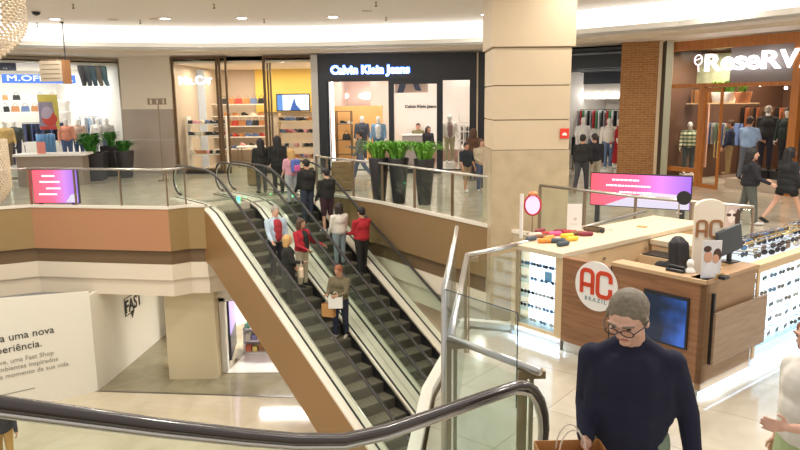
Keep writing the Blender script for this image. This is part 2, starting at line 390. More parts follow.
# smoke detectors / sprinklers
for (px,py,lb) in [(36,12,'round dark dome nearest the woven lantern'),(113,19.5,'pale disc between the two left downlights'),(154,19,'pale disc beside the second downlight'),(367,11,'flat grille disc above the jeans shop')]:
    p=G(px,py,5.235); mb=MB(); mb.lathe([(.14,-.02),(.16,0),(.05,0)] if lb[0]!='r' else [(.02,-.1),(.09,-.07),(.12,0)],14)
    tag(mb.obj('smoke_detector',M_black if lb[0]=='r' else mat('beige_plastic',(.6,.5,.4),.5),loc=p),'ceiling fitting, %s'%lb,'detector')
for (px,py,lb) in [(73,4,'near the top left corner'),(37,23,'just right of the woven lantern'),(140,20,'left of the second downlight'),(214,4,'at the top edge over the shoe shop'),(264,19,'right of the third downlight'),(376,2,'at the top edge above the jeans shop'),(386,17,'above the jeans shop lettering'),(431,24,'low near the cove left of the column'),(685,5,'in the bright cove above the right shops')]:
    p=G(px,py,5.235); mb=MB(); mb.lathe([(.03,-.12),(.035,-.1),(.015,-.08),(.015,-.02),(.04,0)],8)
    tag(mb.obj('sprinkler',M_bronze,loc=p),'small dark ceiling sprinkler %s'%lb,'sprinkler')
# ---- column
cl=hitY(491.5,200,14.25).x; cr2=hitY(568,200,14.25).x; mb=MB()
mb.box(cl,cr2,14.25,15.75,-5,1.72); mb.mi=1
zs=[1.72]+[hitY(520,y,14.25).z for y in (120,85.5,47.5)]+[7]
for a_,b_ in zip(zs,zs[1:]): mb.box(cl+.015,cr2-.015,14.265,15.735,a_+.012,b_-.012)
mb.mi=2; mb.box(cl+.04,cr2-.04,14.29,15.7,1.7,7)
mb.mi=1; mb.box(cl-.03,cr2+.05,14.22,15.8,zs[3]+.02,7); 
S('wall_column',mb,[M_marble,M_column,M_joint])
x=hitY(565,129,14.2).x
o=thing('alarm_sign','small red square fire sign with white bell symbol on the column','sign',(hitY(565,129,14.2).x,14.23,hitY(565,134,14.2).z))
mb=MB(); mb.box(-.09,.09,-.01,.01,-.09,.11); mb.obj('plate',mat('sign_red',(.75,.04,.02),.5),o)
mb=MB(); mb.prof([(-.05,-.03)]+[(math.cos(t/8*3.14159)*-.05,math.sin(t/8*3.14159)*.06-.03) for t in range(9)][::1],-.016,-.01); mb.obj('symbol',M_white,o)
# ---- railings
def railing(name,label,pts,h=1.05,post=1.15,pm=M_bronze,rail=M_steel,skip=(),base=.09,pw=.035):
    o=thing(name,label,'railing',(pts[0][0],pts[0][1],0)); o0=Vector((pts[0][0],pts[0][1],0))
    P=[Vector((p[0],p[1],0))-o0 for p in pts]
    rl=MB(); rl.tube([p+Vector((0,0,h)) for p in P],.03,8); rl.obj('handrail',rail,o,smooth=True)
    for a,b in zip(P,P[1:]):
        L=(b-a).length; n=max(1,round(L/post)); t=(b-a)/L; an=math.atan2(t.y,t.x)
        g=MB(); M_=Matrix.Translation(a)@Matrix.Rotation(an,4,'Z')
        for i in range(n): g.box(L/n*i+.04,L/n*(i+1)-.04,-.006,.006,base+.03,h-.05,M_)
        g.obj('glass_panel',M_glass,o)
        for i in range(n+1):
            if i==n and b is not P[-1]: continue
            q=MB(); q.box(L/n*i-.012,L/n*i+.012,-pw,pw,base-.02,h-.02,M_); q.obj('post',pm,o)
    return o
railing('glass_railing','glass railing along the left gallery edge above the panel tinted with screen light',outline_off(VF[2:5],.06),1.05,1.3)
railing('glass_railing','glass railing at the far left gallery edge above the olive panel',outline_off([(-16,15.45)]+VF[1:3],.06),1.05,1.6)
railing('glass_railing','glass railing right of the escalators in front of the tall planters',outline_off([(-2.6,21.3),(-2.2,20.6)]+VR[1:3],.08),1.10,1.5,M_bronze)
railing('glass_railing','glass railing from the big column to behind the eyewear kiosk',[(2.72,13.45),(4.0,11.75),(5.35,10.45)],1.10,1.05)
# near railing and anti-climb glass
nr=[G(540,372,1.1),G(450,338,1.1),G(467,255,1.1),G(519,244,1.1),G(645,211.5,1.1)]
nr=[Vector((p.x,p.y,0)) for p in nr]
o0=nr[1].copy(); o=thing('glass_railing','silver railing with tall clear screen at the near floor edge beside the moving stairs','railing',o0)
for a,b,nm in ((nr[0],nr[1],0),(nr[1],nr[2],1),(nr[2],nr[3],2),(nr[3],nr[4],2)):
    a=a-o0;b=b-o0; mb=MB(); mb.tube([a+Vector((0,0,1.1)),b+Vector((0,0,1.1))],.026 if nm<2 else .024,10); mb.obj('handrail',M_steel,o,smooth=True)
    t=(b-a).normalized(); L=(b-a).length; M_=Matrix.Translation(a)@Matrix.Rotation(math.atan2(t.y,t.x),4,'Z')
    mb=MB(); n=max(1,round(L/1.4))
    for i in range(n): mb.box(L/n*i+.05,L/n*(i+1)-.05,-.006,.006,.08,1.02,M_)
    mb.obj('glass_panel',M_glass,o)
for p,w in ((nr[0]+(nr[1]-nr[0])*.14,.05),(nr[1],.05),(nr[2],.03),(nr[3],.03)):
    p=p-o0; mb=MB(); mb.box(p.x-w,p.x+w*.2,p.y-.015,p.y+.015,0,1.03); mb.box(p.x+w*.5,p.x+w,p.y-.015,p.y+.015,0,1.03); mb.box(p.x-w,p.x+.12,p.y-.03,p.y+.03,1.03,1.08); mb.obj('post',mat('champagne_steel',(.42,.34,.22),.35,.9),o)
# tall screen, offset outside the handrail
tg=[G(518,313,1.5),G(444,289,1.5),G(456,233,1.5)]
mb=MB()
for a,b in zip(tg,tg[1:]):
    a=Vector((a.x,a.y,0))-o0; b=Vector((b.x,b.y,0))-o0; t=(b-a).normalized(); M_=Matrix.Translation(a)@Matrix.Rotation(math.atan2(t.y,t.x),4,'Z')
    mb.box(0,(b-a).length,-.005,.005,.05,1.5,M_)
mb.obj('screen_glass',glass('screen_glass',(.9,.93,.95),.1),o)
mb=MB()
e=[Vector((p.x,p.y,0))-o0 for p in tg]
mb.tube([e[0]+Vector((0,0,.9)),e[0]+Vector((0,0,1.5)),e[1]+Vector((0,0,1.5))],.004,6); mb.obj('glass_edge',mat('dark_glass_edge',(.03,.06,.08),.2),o)
mb=MB(); mb.tube([e[1]+Vector((0,0,0)),e[1]+Vector((0,0,1.5)),e[2]+Vector((0,0,1.5)),e[2]+Vector((0,0,1.52))+(e[2]-e[1])*.1],.02,8); mb.obj('edge_profile',M_steel,o,smooth=True)
# ================================================================= ESCALATORS
SL=math.tan(R(30))
SKD=1.40
EF=Frame((-5.17,18.30),math.degrees(math.atan2(-.771,.637)))
UB=8.9; UE=10.6     # slope end and lower end
def plane_z(u): 
    if u<0: return 0
    return max(-u*SL,-5.0)
def rail_path(v,zo,u0,u1,r=.42):
    """handrail centre line: curl, level, slope, level, curl"""
    pts=[]
    zt=zo
    for t in range(9): 
        a=math.pi*(1.0-t/8.0)*1.0-math.pi/2   # curl from bottom back round to top
        pts.append((u0-math.cos(a)*r*1.0,v,zt-r+math.sin(-a)*-r if False else zt-r-math.sin(a)*r if False else zt-r+math.sin(-(a))*r*-1))
    pts=[(u0-r*math.sin(math.pi*t/8),v,zt-r-r*math.cos(math.pi*t/8)) for t in range(9)]
    for k in range(0,7): 
        u=u0+( -.3-u0)*k/7 if u0<-.3 else u0
        pts.append((u,v,zt)) if k else None
    for k in range(7):
        u=-.35+k*.2; pts.append((u,v,zt-(max(0,u+.35)**2)*SL/(2*1.2)))
    zj=pts[-1][2]; uj=pts[-1][0]
    # join to slope line
    k=UB+.6
    pts.append((k,v,zj-(k-uj)*SL)); zb=-5+zo
    pts.append((k+.5,v,max(zb,pts[-1][2]-.22))); pts.append((u1,v,zb))
    pts+= [(u1+r*math.sin(math.pi*t/8),v,zb-r+r*math.cos(math.pi*t/8)) for t in range(1,9)]
    return pts
def escalator(label,v0,v1,skirtL=True,skirtR=True,dk=(.35,.35)):
    """v0..v1: step band, decks outside it"""
    o=thing('escalator',label,'escalator',EF.o,EF.a)
    # steps
    tread=.40; N=int((UB+1.2)/tread)+4
    mt=MB()
    for i in range(N):
        u=-1.0+i*tread; z=-.02-SL*max(0,(i-2.6)*tread) ; z=max(z,-5.0)
        uc=u+tread/2; z=-.03 if uc<-.1 else max(-uc*SL-.17,-5.0)
        zl=max(z-tread*SL,-5.2)
        mt.mi=0; mt.box(u,u+tread,v0+.02,v1-.02,z-.03,z)
        for k in range(9):
            y=v0+.05+(v1-v0-.1)*k/8; mt.box(u,u+tread,y-.012,y+.012,z,z+.006)
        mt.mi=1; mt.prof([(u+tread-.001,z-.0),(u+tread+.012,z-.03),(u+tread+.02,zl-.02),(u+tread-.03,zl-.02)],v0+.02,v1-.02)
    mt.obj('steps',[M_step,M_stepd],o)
    for side,(vi,vo) in enumerate(((v0,v0-dk[0]),(v1,v1+dk[1]))):
        s=1 if side else -1
        prof=[(-2.5,.04),(-.2,.04),(.35,-.10)]; 
        pr=[(-2.4,.03),(-.5,.03),(-.1,-.02),(.3,-.13),(UB,-UB*SL+.05),(UB+.6,-4.95),(UE+.6,-4.95)]
        lo,hi=min(vi,vo),max(vi,vo)
        d=MB()
        top=pr; bot=[(x,z-.06) for x,z in pr][::-1]
        d.prof(top+bot,lo,hi); dkp=d.obj('deck',M_deck,o)
        # black seam and inner skirt
        g=.19 if dk[side]>.3 else dk[side]*.5
        vg=vi-g if side==0 else vi+g
        vg = (v0-dk[0]+.2) if side==0 else (v1+dk[1]-.2)
        q=MB(); q.prof([(x,z+.012) for x,z in pr]+[(x,z-.02) for x,z in pr][::-1],vg-.022,vg+.022); q.obj('glass_seam',M_black,dkp)
        q=MB(); q.prof([(x,z-.0) for x,z in pr]+[(x,z-.42) for x,z in pr][::-1],vi-.012 if side else vi-.0,vi if side else vi+.012); q.obj('inner_skirt',M_black,o)
        q=MB(); q.prof([(x,z+.015) for x,z in pr]+[(x,z-.012) for x,z in pr][::-1],vi-.03 if side else vi-.005,vi+.005 if side else vi+.03); q.obj('skirt_trim',M_steel,dkp)
        rp=rail_path(vg,.98,-2.0,UE)
        b=MB(); b.tube([(x,y,z) for x,y,z in [( -2.0-(.37)*math.sin(math.pi*t/8),vg,.56-.37*math.cos(math.pi*t/8)) for t in range(9)]],.016,6); nt_=b
        # glass
        gb=[]; path=[p for p in rp]
        gtop=[(x,z-.03) for x,y,z in rp]; gbot=[(UE,-4.95),(UB+.6,-4.95),(UB,-UB*SL+.05),(.3,-.13),(-.1,-.02),(-.5,.03),(-2.0,.03)]
        gm=MB(); gm.prof(gtop[4:-5]+gbot,vg-.005,vg+.005); gb_=gm.obj('glass_balustrade',M_glass,o); nt_.obj('newel_trim',M_steel,gb_,smooth=True); b=MB(); b.tube(rp,.042,8,r2=.028); b.obj('handrail',M_rubber,gb_,smooth=True)
    # comb plates
    q=MB(); q.box(-1.3,-.98,v0,v1,-.02,.012); q.obj('comb_plate',mat('comb_steel',(.25,.25,.2),.4,.8),o)
    # green guide light on comb
    q=MB(); q.box(-.85,-.7,v1-.02,v1-.005,.0,.08); q.obj('guide_light',emis('green_lamp',(.02,1,.35),9),o)
    # truss box
    t=MB(); t.prof([(-2.4,-.03),(-.2,-.08),(.35,-.22),(UB,-UB*SL-.08),(UB+.6,-5),(UB-.9,-5.0),(0.5,-1.15),(-2.4,-1.15)],v0-.05,v1+.05)
    return o,t
e1,t=escalator('left moving stairway going down, carrying the group with the blonde woman',.35,1.40,dk=(.35,.30))
t=MB(); 
def truss(o,va,vb,m,nm):
    t=MB(); t.prof([(-.25,-.0),(.0,-.06),(.3,-.19),(4.98/SL,-4.99),((5-SKD)/SL,-4.99),(.20,-SKD-.2*SL),(-.25,-SKD-.1)],va,vb); return t.obj(nm,m,o)
truss(e1,0,.02,M_skirt,'outer_cladding')
def belly(o,va,vb):
    t=MB(); t.prof([(.05,-.70),(.3,-.80),((5-.75)/SL,-4.99),((5-SKD)/SL,-4.99),(.20,-SKD-.2*SL+.01),(.05,-SKD)],va,vb); t.obj('underside',M_skirt,o)
belly(e1,.03,1.70)
e2,t2=escalator('right moving stairway next to the wall, carrying the man in red',2.04,3.21,dk=(.33,.45))
belly(e2,1.72,3.62)
truss(e2,3.64,3.66,M_skirt,'outer_cladding')
# foreground escalator rising to the next floor
FE=Frame((.80,3.90),math.degrees(math.atan2(-.6,-.8)))
o=thing('escalator','foreground moving stairway, black handrail curving over the bottom of the view','escalator',FE.o,FE.a)
rr=.34; zt=1.13
pts=[(.02-rr*math.sin(math.pi*t/10)*.75+.16,0,zt-rr-rr*math.cos(math.pi*t/10)) for t in range(11)]
pts[-1]=(.18,0,zt)
pts+=[(.45,0,zt+.005),(.8,0,zt+.005),(1.1,0,zt+.01),(1.35,0,zt+.04),(1.6,0,zt+.12),(1.85,0,zt+.22),(2.2,0,zt+.37),(2.73,0,zt+.61),(6.5,0,zt+2.4)]
mb=MB(); mb.tube(pts,.034,14,r2=.027); mb.obj('handrail',M_rubber2,o,smooth=True)
mb=MB(); mb.tube([(x+(.03 if i<10 else 0),y,z-(.04 if i>=9 else .02)) for i,(x,y,z) in enumerate(pts)],.016,8); mb.obj('rail_guide',M_steel,o,smooth=True)
mb=MB(); mb.prof([(x,z-.05) for x,y,z in pts[4:]]+[(6.5,2.35),(1.5,.08),(.1,.08)],-.006,.006); mb.obj('glass_balustrade',M_glass,o)
mb=MB(); mb.prof([(-.1,.0),(1.3,0),(6.5,2.25),(6.5,2.35),(1.35,.09),(-.1,.09)],-.15,.15); mb.obj('deck',M_deck,o)
mb=MB()
for i in range(13): mb.box(.3+.4*i,.7+.4*i,.2,1.2,max(0,.2*(i-2.2))-.15,max(.0,.2*(i-2.2))+.01)
mb.obj('steps',M_step,o)
# ================================================================= SHOPS
ZF=4.45
def shop(num,a,b,depth,wallm,ceilm,lightp,lcol=(1,.93,.82),backm=None,ch=4.2,x0=0,x1=None):
    f=fr2(a,b); L=(Vector(b)-Vector(a)).length; x1=x1 or L
    mb=MB(); mb.box(x0,x1,depth,depth+.1,0,ZF); S('wall_back_%d'%num,mb,backm or wallm,loc=f.o,rotz=f.a)
    mb=MB(); mb.box(x0-.08,x0,.1,depth,0,ZF); mb.box(x1,x1+.08,.1,depth,0,ZF); S('wall_side_%d'%num,mb,wallm,loc=f.o,rotz=f.a)
    mb=MB(); mb.box(x0,x1,.05,depth,ch,ch+.08); S('ceiling_shop_%d'%num,mb,ceilm,loc=f.o,rotz=f.a)
    f.L=x1
    n=3
    for i in range(n):
        for j in (.3,.7):
            p=f.w(x0+(x1-x0)*(i+.5)/n,depth*j,ch-.06); area('shop_light',p,.9,lightp,lcol)
    return f,L
def frame(name,label,cat,f,x0,x1,z0,z1,m,t=.06,d=.08,y=0,glassm=None,parent=None):
    o=parent or thing(name,label,cat,f.w(x0,y,0),f.a)
    ox=0 if not parent else x0
    for (a,b,c,e) in ((0,t,z0,z1),(x1-x0-t,x1-x0,z0,z1),(t,x1-x0-t,z1-t,z1),(t,x1-x0-t,z0,z0+t)):
        mb=MB(); mb.box(ox+a,ox+b,-d/2,d/2,c,e); mb.obj('frame',m,o)
    if glassm:
        mb=MB(); mb.box(ox+t,ox+x1-x0-t,-.006,.006,z0+t,z1-t); mb.obj('pane',glassm,o)
    return o
# --- small goods prototypes
def shoe_proto(m,m2):
    mb=MB(); pr=[(-.13,0),(.12,0),(.135,.03),(.10,.05),(.02,.075),(-.03,.10),(-.12,.10),(-.13,.05)]
    mb.prof(pr,-.04,.04); o=mb.obj('shoe',m,bevel=.02)
    mb=MB(); mb.box(-.13,.135,-.042,.042,-.012,.006); mb.obj('sole',m2,o); return o
def bag_proto(m):
    mb=MB(); mb.prof([(-.17,0),(.17,0),(.14,.24),(-.14,.24)],-.06,.06); o=mb.obj('handbag',m,bevel=.02)
    mb=MB(); mb.tube([(math.cos(3.1416*t/8)*.09,0,.23+.13*math.sin(3.1416*t/8)) for t in range(9)],.01,6); mb.obj('handle',m,o); return o
SM=[mat('leather_black',(.02,.02,.02),.4),mat('leather_tan',(.50,.22,.08),.45),mat('leather_cream',(.8,.72,.58),.5),mat('leather_red',(.55,.06,.04),.4),mat('suede_blue',(.12,.18,.35),.8),mat('leather_pink',(.75,.35,.4),.5)]
SN=['black','tan','cream','red','blue','pink']
def put_row(kind,f,xs,y,z,where,sc=1,seq=None):
    """a row of shoes or bags on a shelf"""
    xs=[x for x in xs if .3<x<getattr(f,'L',99)-.3]
    for i,x in enumerate(xs):
        k=(seq[i%len(seq)] if seq else random.choice((0,0,0,1,1,2,2,3,4,5)))
        key=(kind,k)
        lb='%s %s %s'%(SN[k],'shoe' if kind=='shoe' else 'handbag',where)
        if key not in PROT:
            PROT[key]=shoe_proto(SM[k],SM[2]) if kind=='shoe' else bag_proto(SM[k]); o=PROT[key]; o.location=f.w(x,y,z); o.rotation_euler.z=f.a+random.choice((-.6,.5,1.3))
            tag(o,lb,'shoe' if kind=='shoe' else 'bag','%s %ss %s'%(SN[k],kind,where))
        else:
            o=dup(PROT[key],f.w(x,y,z),f.a+(random.choice((-.6,.5,1.2)) if kind=='shoe' else random.uniform(-.2,.2)),lb); o['group']='%s %ss %s'%(SN[k],kind,where)
        o.scale=(sc,)*3
PROT={}
def lin(a,b,n): return [a+(b-a)*i/max(1,n-1) for i in range(n)]
def shelf(f,name,label,x0,x1,y,d,zs,m,side=True,group=None):
    o=thing(name,label,'shelf',f.w(x0,y,0),f.a)
    for z in zs: mb=MB(); mb.box(0,x1-x0,0,d,z-.03,z); mb.obj('shelf_board',m,o)
    if side:
        for x in(0,x1-x0): mb=MB(); mb.box(x-.015,x+.015,0,d,0,max(zs)+.3); mb.obj('side_frame',m,o)
    return o
M_yel=mat('yellow_wall',(.95,.68,.16),.6)
M_warm=mat('warm_shop_wall',(.60,.50,.40),.6)
# ---------------- shoe shop (Mr Cat)
A=(-8.67,27.3); B=(-3.06,27.05)
f,L=shop(1,A,B,6,M_warm,mat('warm_shop_ceiling',(.85,.75,.62),.6),34,(1,.86,.66))
xL=lambda px,py=100,d=0: f.hit(px,py,d)[0]
wood_dk=mat('dark_bronze_frame',(.13,.075,.035),.35,.5)
w1=frame('shop_window','tall bronze framed left window of the shoe shop with white sign on it','window',f,0.02,xL(219.5),.12,ZF,wood_dk,.09,.1,0,M_glass2)
mb=MB(); mb.box(0,xL(219.5),-.0,.6,0,.14); mb.obj('sill',M_black,w1)
frame('shop_window','narrow bronze framed side pane left of the shoe shop doorway','window',f,xL(221),xL(229),0.02,ZF,wood_dk,.07,.1,-.1,M_glass2)
w2=frame('shop_window','bronze framed right window of the shoe shop before the yellow wall','window',f,xL(264),xL(319),.12,ZF,wood_dk,.09,.1,0,M_glass2)
frame('shop_window','narrow bronze mullion pane right of the shoe shop doorway','window',f,xL(266),xL(270),0.02,ZF-.02,wood_dk,.05,.1,.35,M_glass2)
mb=MB(); mb.box(0,xL(319)-xL(264),0,.6,0,.14); mb.obj('sill',M_black,w2)
sg=thing('shop_sign','white MR.CAT lettering on the left window of the shoe shop','sign',f.w(xL(197),-.08,f.hit(194,81,-.08)[1]),f.a)
E_w=emis('sign_white',(1,1,1),3.5)
tx=0; wS=xL(210)-xL(177)
for ch,sz,x in (('M',.52,.0),('R',.38,.36),('.',.38,.56),('C',.52,.64),('A',.38,.95),('T',.38,1.10)):
    text('letter_'+('dot' if ch=='.' else ch.lower()),ch,sz*.74*wS/1.3*1.15,E_w,((x/1.30-.5)*wS,0,-.12),0,sg,ext=.015,off=.006,align='LEFT')
# yellow back wall panels and tv
z0=f.hit(290,66,5.9)[1]
zy=f.hit(290,112,5.85)[1]; mb=MB(); mb.box(xL(255,80,5.85),L-.1,5.85,5.95,zy,4.2); S('wall_yellow',mb,M_yel,loc=f.o,rotz=f.a)
mb=MB(); mb.box(.1,xL(190,80,5.8),5.85,5.95,zy,4.2); S('wall_yellow_left',mb,M_yel,loc=f.o,rotz=f.a)
x0,zt=f.hit(277,95,5.2); x1,zb=f.hit(309,110,5.2)
o=thing('television','wide lit screen with a blue figure on the yellow wall of the shoe shop','television',f.w(x0,5.2,0),f.a)
mb=MB(); mb.box(-.05,x1-x0+.05,0,.08,zb-.05,zt+.05); tvc=mb.obj('casing',M_black,o)
mb=MB(); mb.box(0,x1-x0,-.01,0,zb,zt); mb.obj('screen',emis('tv_blue_white',(.75,.85,1),1.6),tvc)
mb=MB(); mb.prof([(.4*(x1-x0),zb),(.45*(x1-x0),zb+.2),(.55*(x1-x0),zt-.12),(.6*(x1-x0),zb+.25),(.75*(x1-x0),zb)],-.016,-.01); mb.obj('screen_figure',emis('tv_blue',(.1,.2,.6),.7),o)
mb=MB(); mb.box(0,.25,-.016,-.01,zb,zt); mb.obj('screen_band',emis('tv_blue2',(.2,.4,.9),.8),o)
# shelves: left window display
zz=[f.hit(200,p,1.0)[1] for p in (154,135.5,124)]
shelf(f,'display_shelf','white three tier display of shoes in the left shoe shop window',.2,xL(218),.8,.5,zz,M_white)
for z,n,w in zip(zz,(11,9,7),('bottom','middle','top')):
    put_row('shoe',f,lin(.35,xL(216),n),1.0,z+.01,'on the %s tier of the left shoe shop window'%w,1.45)
# right window display
xa,xb=xL(270),xL(317)
zz=[f.hit(290,p,1.0)[1] for p in (158,147,133,121)]
shelf(f,'display_shelf','warm wooden four tier display in the right shoe shop window',xa+.1,xb-.05,.8,.5,zz,M_beech)
for z,n,w in zip(zz,(8,8,8,7),('lowest','second','third','top')):
    put_row('shoe',f,lin(xa+.25,xb-.2,n),1.0,z+.01,'on the %s tier of the right shoe shop window'%w,1.5)
x9=xL(192,90,3.0); mb=MB(); mb.box(0,.06,0,.5,0,4.1); mb.mi=1; mb.box(.06,.55,.0,.06,0,4.1); tag(mb.obj('partition',[M_bronze,mat('pale_blue_partition',(.62,.70,.85),.4)],loc=f.w(x9,3.0),rotz=f.a),'pale blue white partition behind the white sign of the shoe shop','partition')
# inside diagonal wall of niches with bags
ff=Frame(f.w(xL(226),5.4),f.a*57.3+0)
zz=[f.hit(245,p,4.8)[1] for p in (149,137,126,116,104)]
shelf(f,'display_shelf','long lit five tier wall display seen through the shoe shop doorway',xL(196,100,4.8),xL(264,100,4.8),4.8,.5,zz,M_white)
for z,n,w,kk in zip(zz,(10,10,10,8,9),('lowest','second','third','fourth','top'),('shoe','shoe','bag','shoe','bag')):
    put_row(kk,f,lin(xL(200,100,4.9),xL(261,100,4.9),n),5.0,z+.01,'on the %s tier of the lit shoe shop wall display'%w,1.55 if kk=='shoe' else 1.0,(0,1,3,1,4,0,1) if kk=='bag' else None)
p,_=f.hit(253,160,3)
tb=thing('display_table','small white table with shoes inside the shoe shop doorway','table',f.w(p,3,0),f.a)
mb=MB(); mb.box(-.6,.6,-.35,.35,.82,.88); mb.obj('tabletop',M_white,tb,bevel=.01)
for sx in(-.55,.55):
    for sy_ in(-.3,.3): mb=MB(); mb.box(sx-.02,sx+.02,sy_-.02,sy_+.02,0,.82); mb.obj('leg',M_bronze,tb)
put_row('shoe',f,[p-.4,p,p+.4],3,.90,'on the small white table in the shoe shop doorway',1.1,(5,0,3))
area('window_light',f.w(1,.5,4.1),1.2,9,(1,.92,.8)); area('window_light',f.w(xa+.8,.5,4.1),1.2,24,(1,.85,.6))
# ---------------- jeans shop
A=(-3.0,27.04); B=(3.42,26.37)
f,L=shop(2,A,B,6,mat('rosy_shop_wall',(.80,.62,.56),.6),mat('grey_shop_ceiling',(.55,.52,.5),.6),34,(1,.9,.82))
M_ckb=mat('black_facade',(.018,.02,.028),.3)
xL=lambda px,py=100,d=0: f.hit(px,py,d)[0]
Z=lambda px,py,d=0: f.hit(px,py,d)[1]
zh=Z(400,79.5)
mb=MB(); mb.box(0,L,-.15,.15,zh,ZF); mb.box(0,xL(328),-.15,.15,0,zh); mb.box(xL(471),L+1.5,-.15,.15,0,zh); mb.box(L,L+1.5,-.15,.15,zh,ZF)
S('wall_black_facade',mb,M_ckb,loc=f.o,rotz=f.a)
mb=MB(); mb.box(-.28,-.02,-.16,.15,0,ZF); S('trim_60',mb,mat('silver_pilaster',(.55,.53,.5),.4,.3),loc=f.o,rotz=f.a)
mb=MB(); mb.box(xL(476.5),xL(478),-.18,-.15,.1,ZF); S('trim_61',mb,M_column,loc=f.o,rotz=f.a)
o=frame('shop_window','left black framed window of the jeans shop with warm wood block','window',f,xL(328),xL(390),.1,zh,M_ckb,.05,.1,0,M_glass2)
o=frame('shop_window','right black framed window of the jeans shop with pale mannequin','window',f,xL(441.5),xL(471),.1,zh,M_ckb,.05,.1,0,M_glass2)
frame('door_frame','black framed doorway in the middle of the jeans shop front','door',f,xL(389.5),xL(441.5),0,zh,M_ckb,.17,.2,0)
sg=thing('shop_sign','glowing blue-white Calvin Klein Jeans lettering on black facade','sign',f.w(xL(371),-.19,Z(371,76.3,-.19)),f.a)
text('lettering','Calvin Klein Jeans',.4,emis('sign_blue_white',(.72,.88,1),5),(0,0,0),0,sg,ext=.02,off=.012,width=xL(409.5)-xL(332),height=.40)
text('letter_halo','Calvin Klein Jeans',.4,emis('sign_blue_halo',(.05,.22,1),2.2),(0,.025,-.02),0,sg,ext=.006,off=.035,width=xL(410.5)-xL(331),height=.46)
# light strip left
mb=MB(); mb.box(0,.09,0,.06,.2,zh-.05); tag(mb.obj('light_strip',emis('cool_strip',(1,.97,.95),4),loc=f.w(xL(330),.2),rotz=f.a),'vertical white light strip at the left edge of the jeans shop window','light')
x0=xL(334,100,2.5); x1=xL(381,100,2.5)
o=thing('display_block','large orange wooden block wall inside the left jeans shop window','display',f.w(x0,2.5),f.a)
mb=MB(); mb.box(0,x1-x0,0,.5,0,Z(350,106,2.5)); mb.obj('block',mat('honey_timber',(.85,.48,.16),.5,noise=.08,nscale=2),o)
x0=xL(336,100,2.0); x1=xL(351,100,2.0)
o=thing('clothes_rack','thin black metal rack of four tiers against the orange wooden block','rack',f.w(x0,2.0),f.a)
zt=Z(343,111,2)
for z in (zt,zt*.78,zt*.5,zt*.25): mb=MB(); mb.box(0,x1-x0,-.15,.15,z-.02,z); mb.obj('shelf_board',M_black,o)
for x in(0,x1-x0):
    for y in(-.14,.14): mb=MB(); mb.box(x-.015,x+.015,y-.015,y+.015,0,zt); mb.obj('post',M_black,o)
put_row('shoe',f,[x0+.3,x0+.55],2.0,zt*.78+.01,'on the black rack in the jeans shop window',1.2,(0,2)); put_row('bag',f,[x0+.4],2.0,zt*.5,'on the black rack in the jeans shop window',1,(0,))
for px in(341,366):
    p=f.hit(px,96,5.5); o=tag(MB().ell((0,0,0),(.35,.1,.14)).obj('wall_lamp',emis('warm_lamp',(1,.8,.7),5),loc=f.w(p[0],5.6,p[1]),rotz=f.a,smooth=True),'glowing oval wall lamp %s the rosy wall of the jeans shop'%('left on' if px<350 else 'right on'),'lamp')
# poster & inner sign
x0,zt=f.hit(395,80,1.5); x1,zb=f.hit(428,92.5,1.5)
o=thing('poster','wide framed photo poster of legs in blue jeans above the jeans shop doorway','poster',f.w(x0,1.5),f.a)
mb=MB(); mb.box(0,x1-x0,0,.04,zb,zt); mb.obj('print',mat('poster_tan',(.72,.56,.47),.5),o)
mb=MB(); mb.prof([((x1-x0)*.05,zb),((x1-x0)*.25,zb),((x1-x0)*.38,zt),((x1-x0)*.18,zt)],-.008,0); mb.prof([((x1-x0)*.5,zt),((x1-x0)*.62,zb+.1),((x1-x0)*.8,zb+.06),((x1-x0)*.68,zt)],-.008,0); mb.obj('printed_legs',mat('denim_print',(.10,.13,.22),.6),o)
xs,zs_=f.hit(420.5,105.5,4.2); mb=MB(); mb.box(-2.2,2.2,0,.06,.6,4.1); wq=mb.obj('feature_wall',M_white,loc=f.w(xs,4.25),rotz=f.a); tag(wq,'white feature wall behind the jeans shop counter','wall')
sg=thing('shop_sign','small dark Calvin Klein Jeans lettering on the white inner wall','sign',f.w(xs,4.22,zs_-.1),f.a)
text('lettering','Calvin Klein Jeans',.3,M_black,(0,0,0),0,sg,ext=.01,off=.006,width=1.35)
x0=xL(402,100,3.4); x1=xL(424,100,3.4)
o=thing('counter','grey ribbed sales counter in the middle of the jeans shop','counter',f.w(x0,3.4),f.a)
mb=MB(); 
for i in range(9): mb.box((x1-x0)/9*i,(x1-x0)/9*(i+.8),-.03,0,.05,1.25)
mb.box(0,x1-x0,0,.5,0,1.25); mb.obj('body',mat('grey_slat',(.35,.33,.31),.5),o); mb=MB(); mb.box(-.05,x1-x0+.05,-.06,.55,1.25,1.3); mb.obj('counter_top',M_white,o)
x0=xL(460,100,2.4)
def rack(f,label,x,y,w,cols,n,zt=1.5,grp=None,kind='shirt'):
    o=thing('clothes_rail',label,'clothes rail',f.w(x,y),f.a)
    mb=MB(); mb.tube([(0,0,0),(0,0,zt),(w,0,zt),(w,0,0)],.015,6); mb.obj('rail_frame',M_black,o)
    key=('garment',kind)
    for i in range(n):
        c=cols[i%len(cols)]; xx=w*(i+.5)/n
        mb=MB(); hgt=.75 if kind=='shirt' else .95
        mb.prism([(-.02,-.24),(.02,-.24),(.025,.24),(-.025,.24)],-hgt,-.12); mb.prism([(-.02,-.24),(.02,-.24),(.01,0),(.02,.24),(-.02,.24),(-.01,0)],-.12,-.04)
        mb.tube([(0,0,-.05),(0,0,0)],.006,5)
        g=mb.obj('hanging_garment',cloth(c[1]),loc=f.w(x+xx,y,zt),rotz=f.a+random.uniform(-.15,.15))
        tag(g,'%s garment on the %s'%(c[0],grp),'clothes','%s garments on the %s'%(c[0],grp))
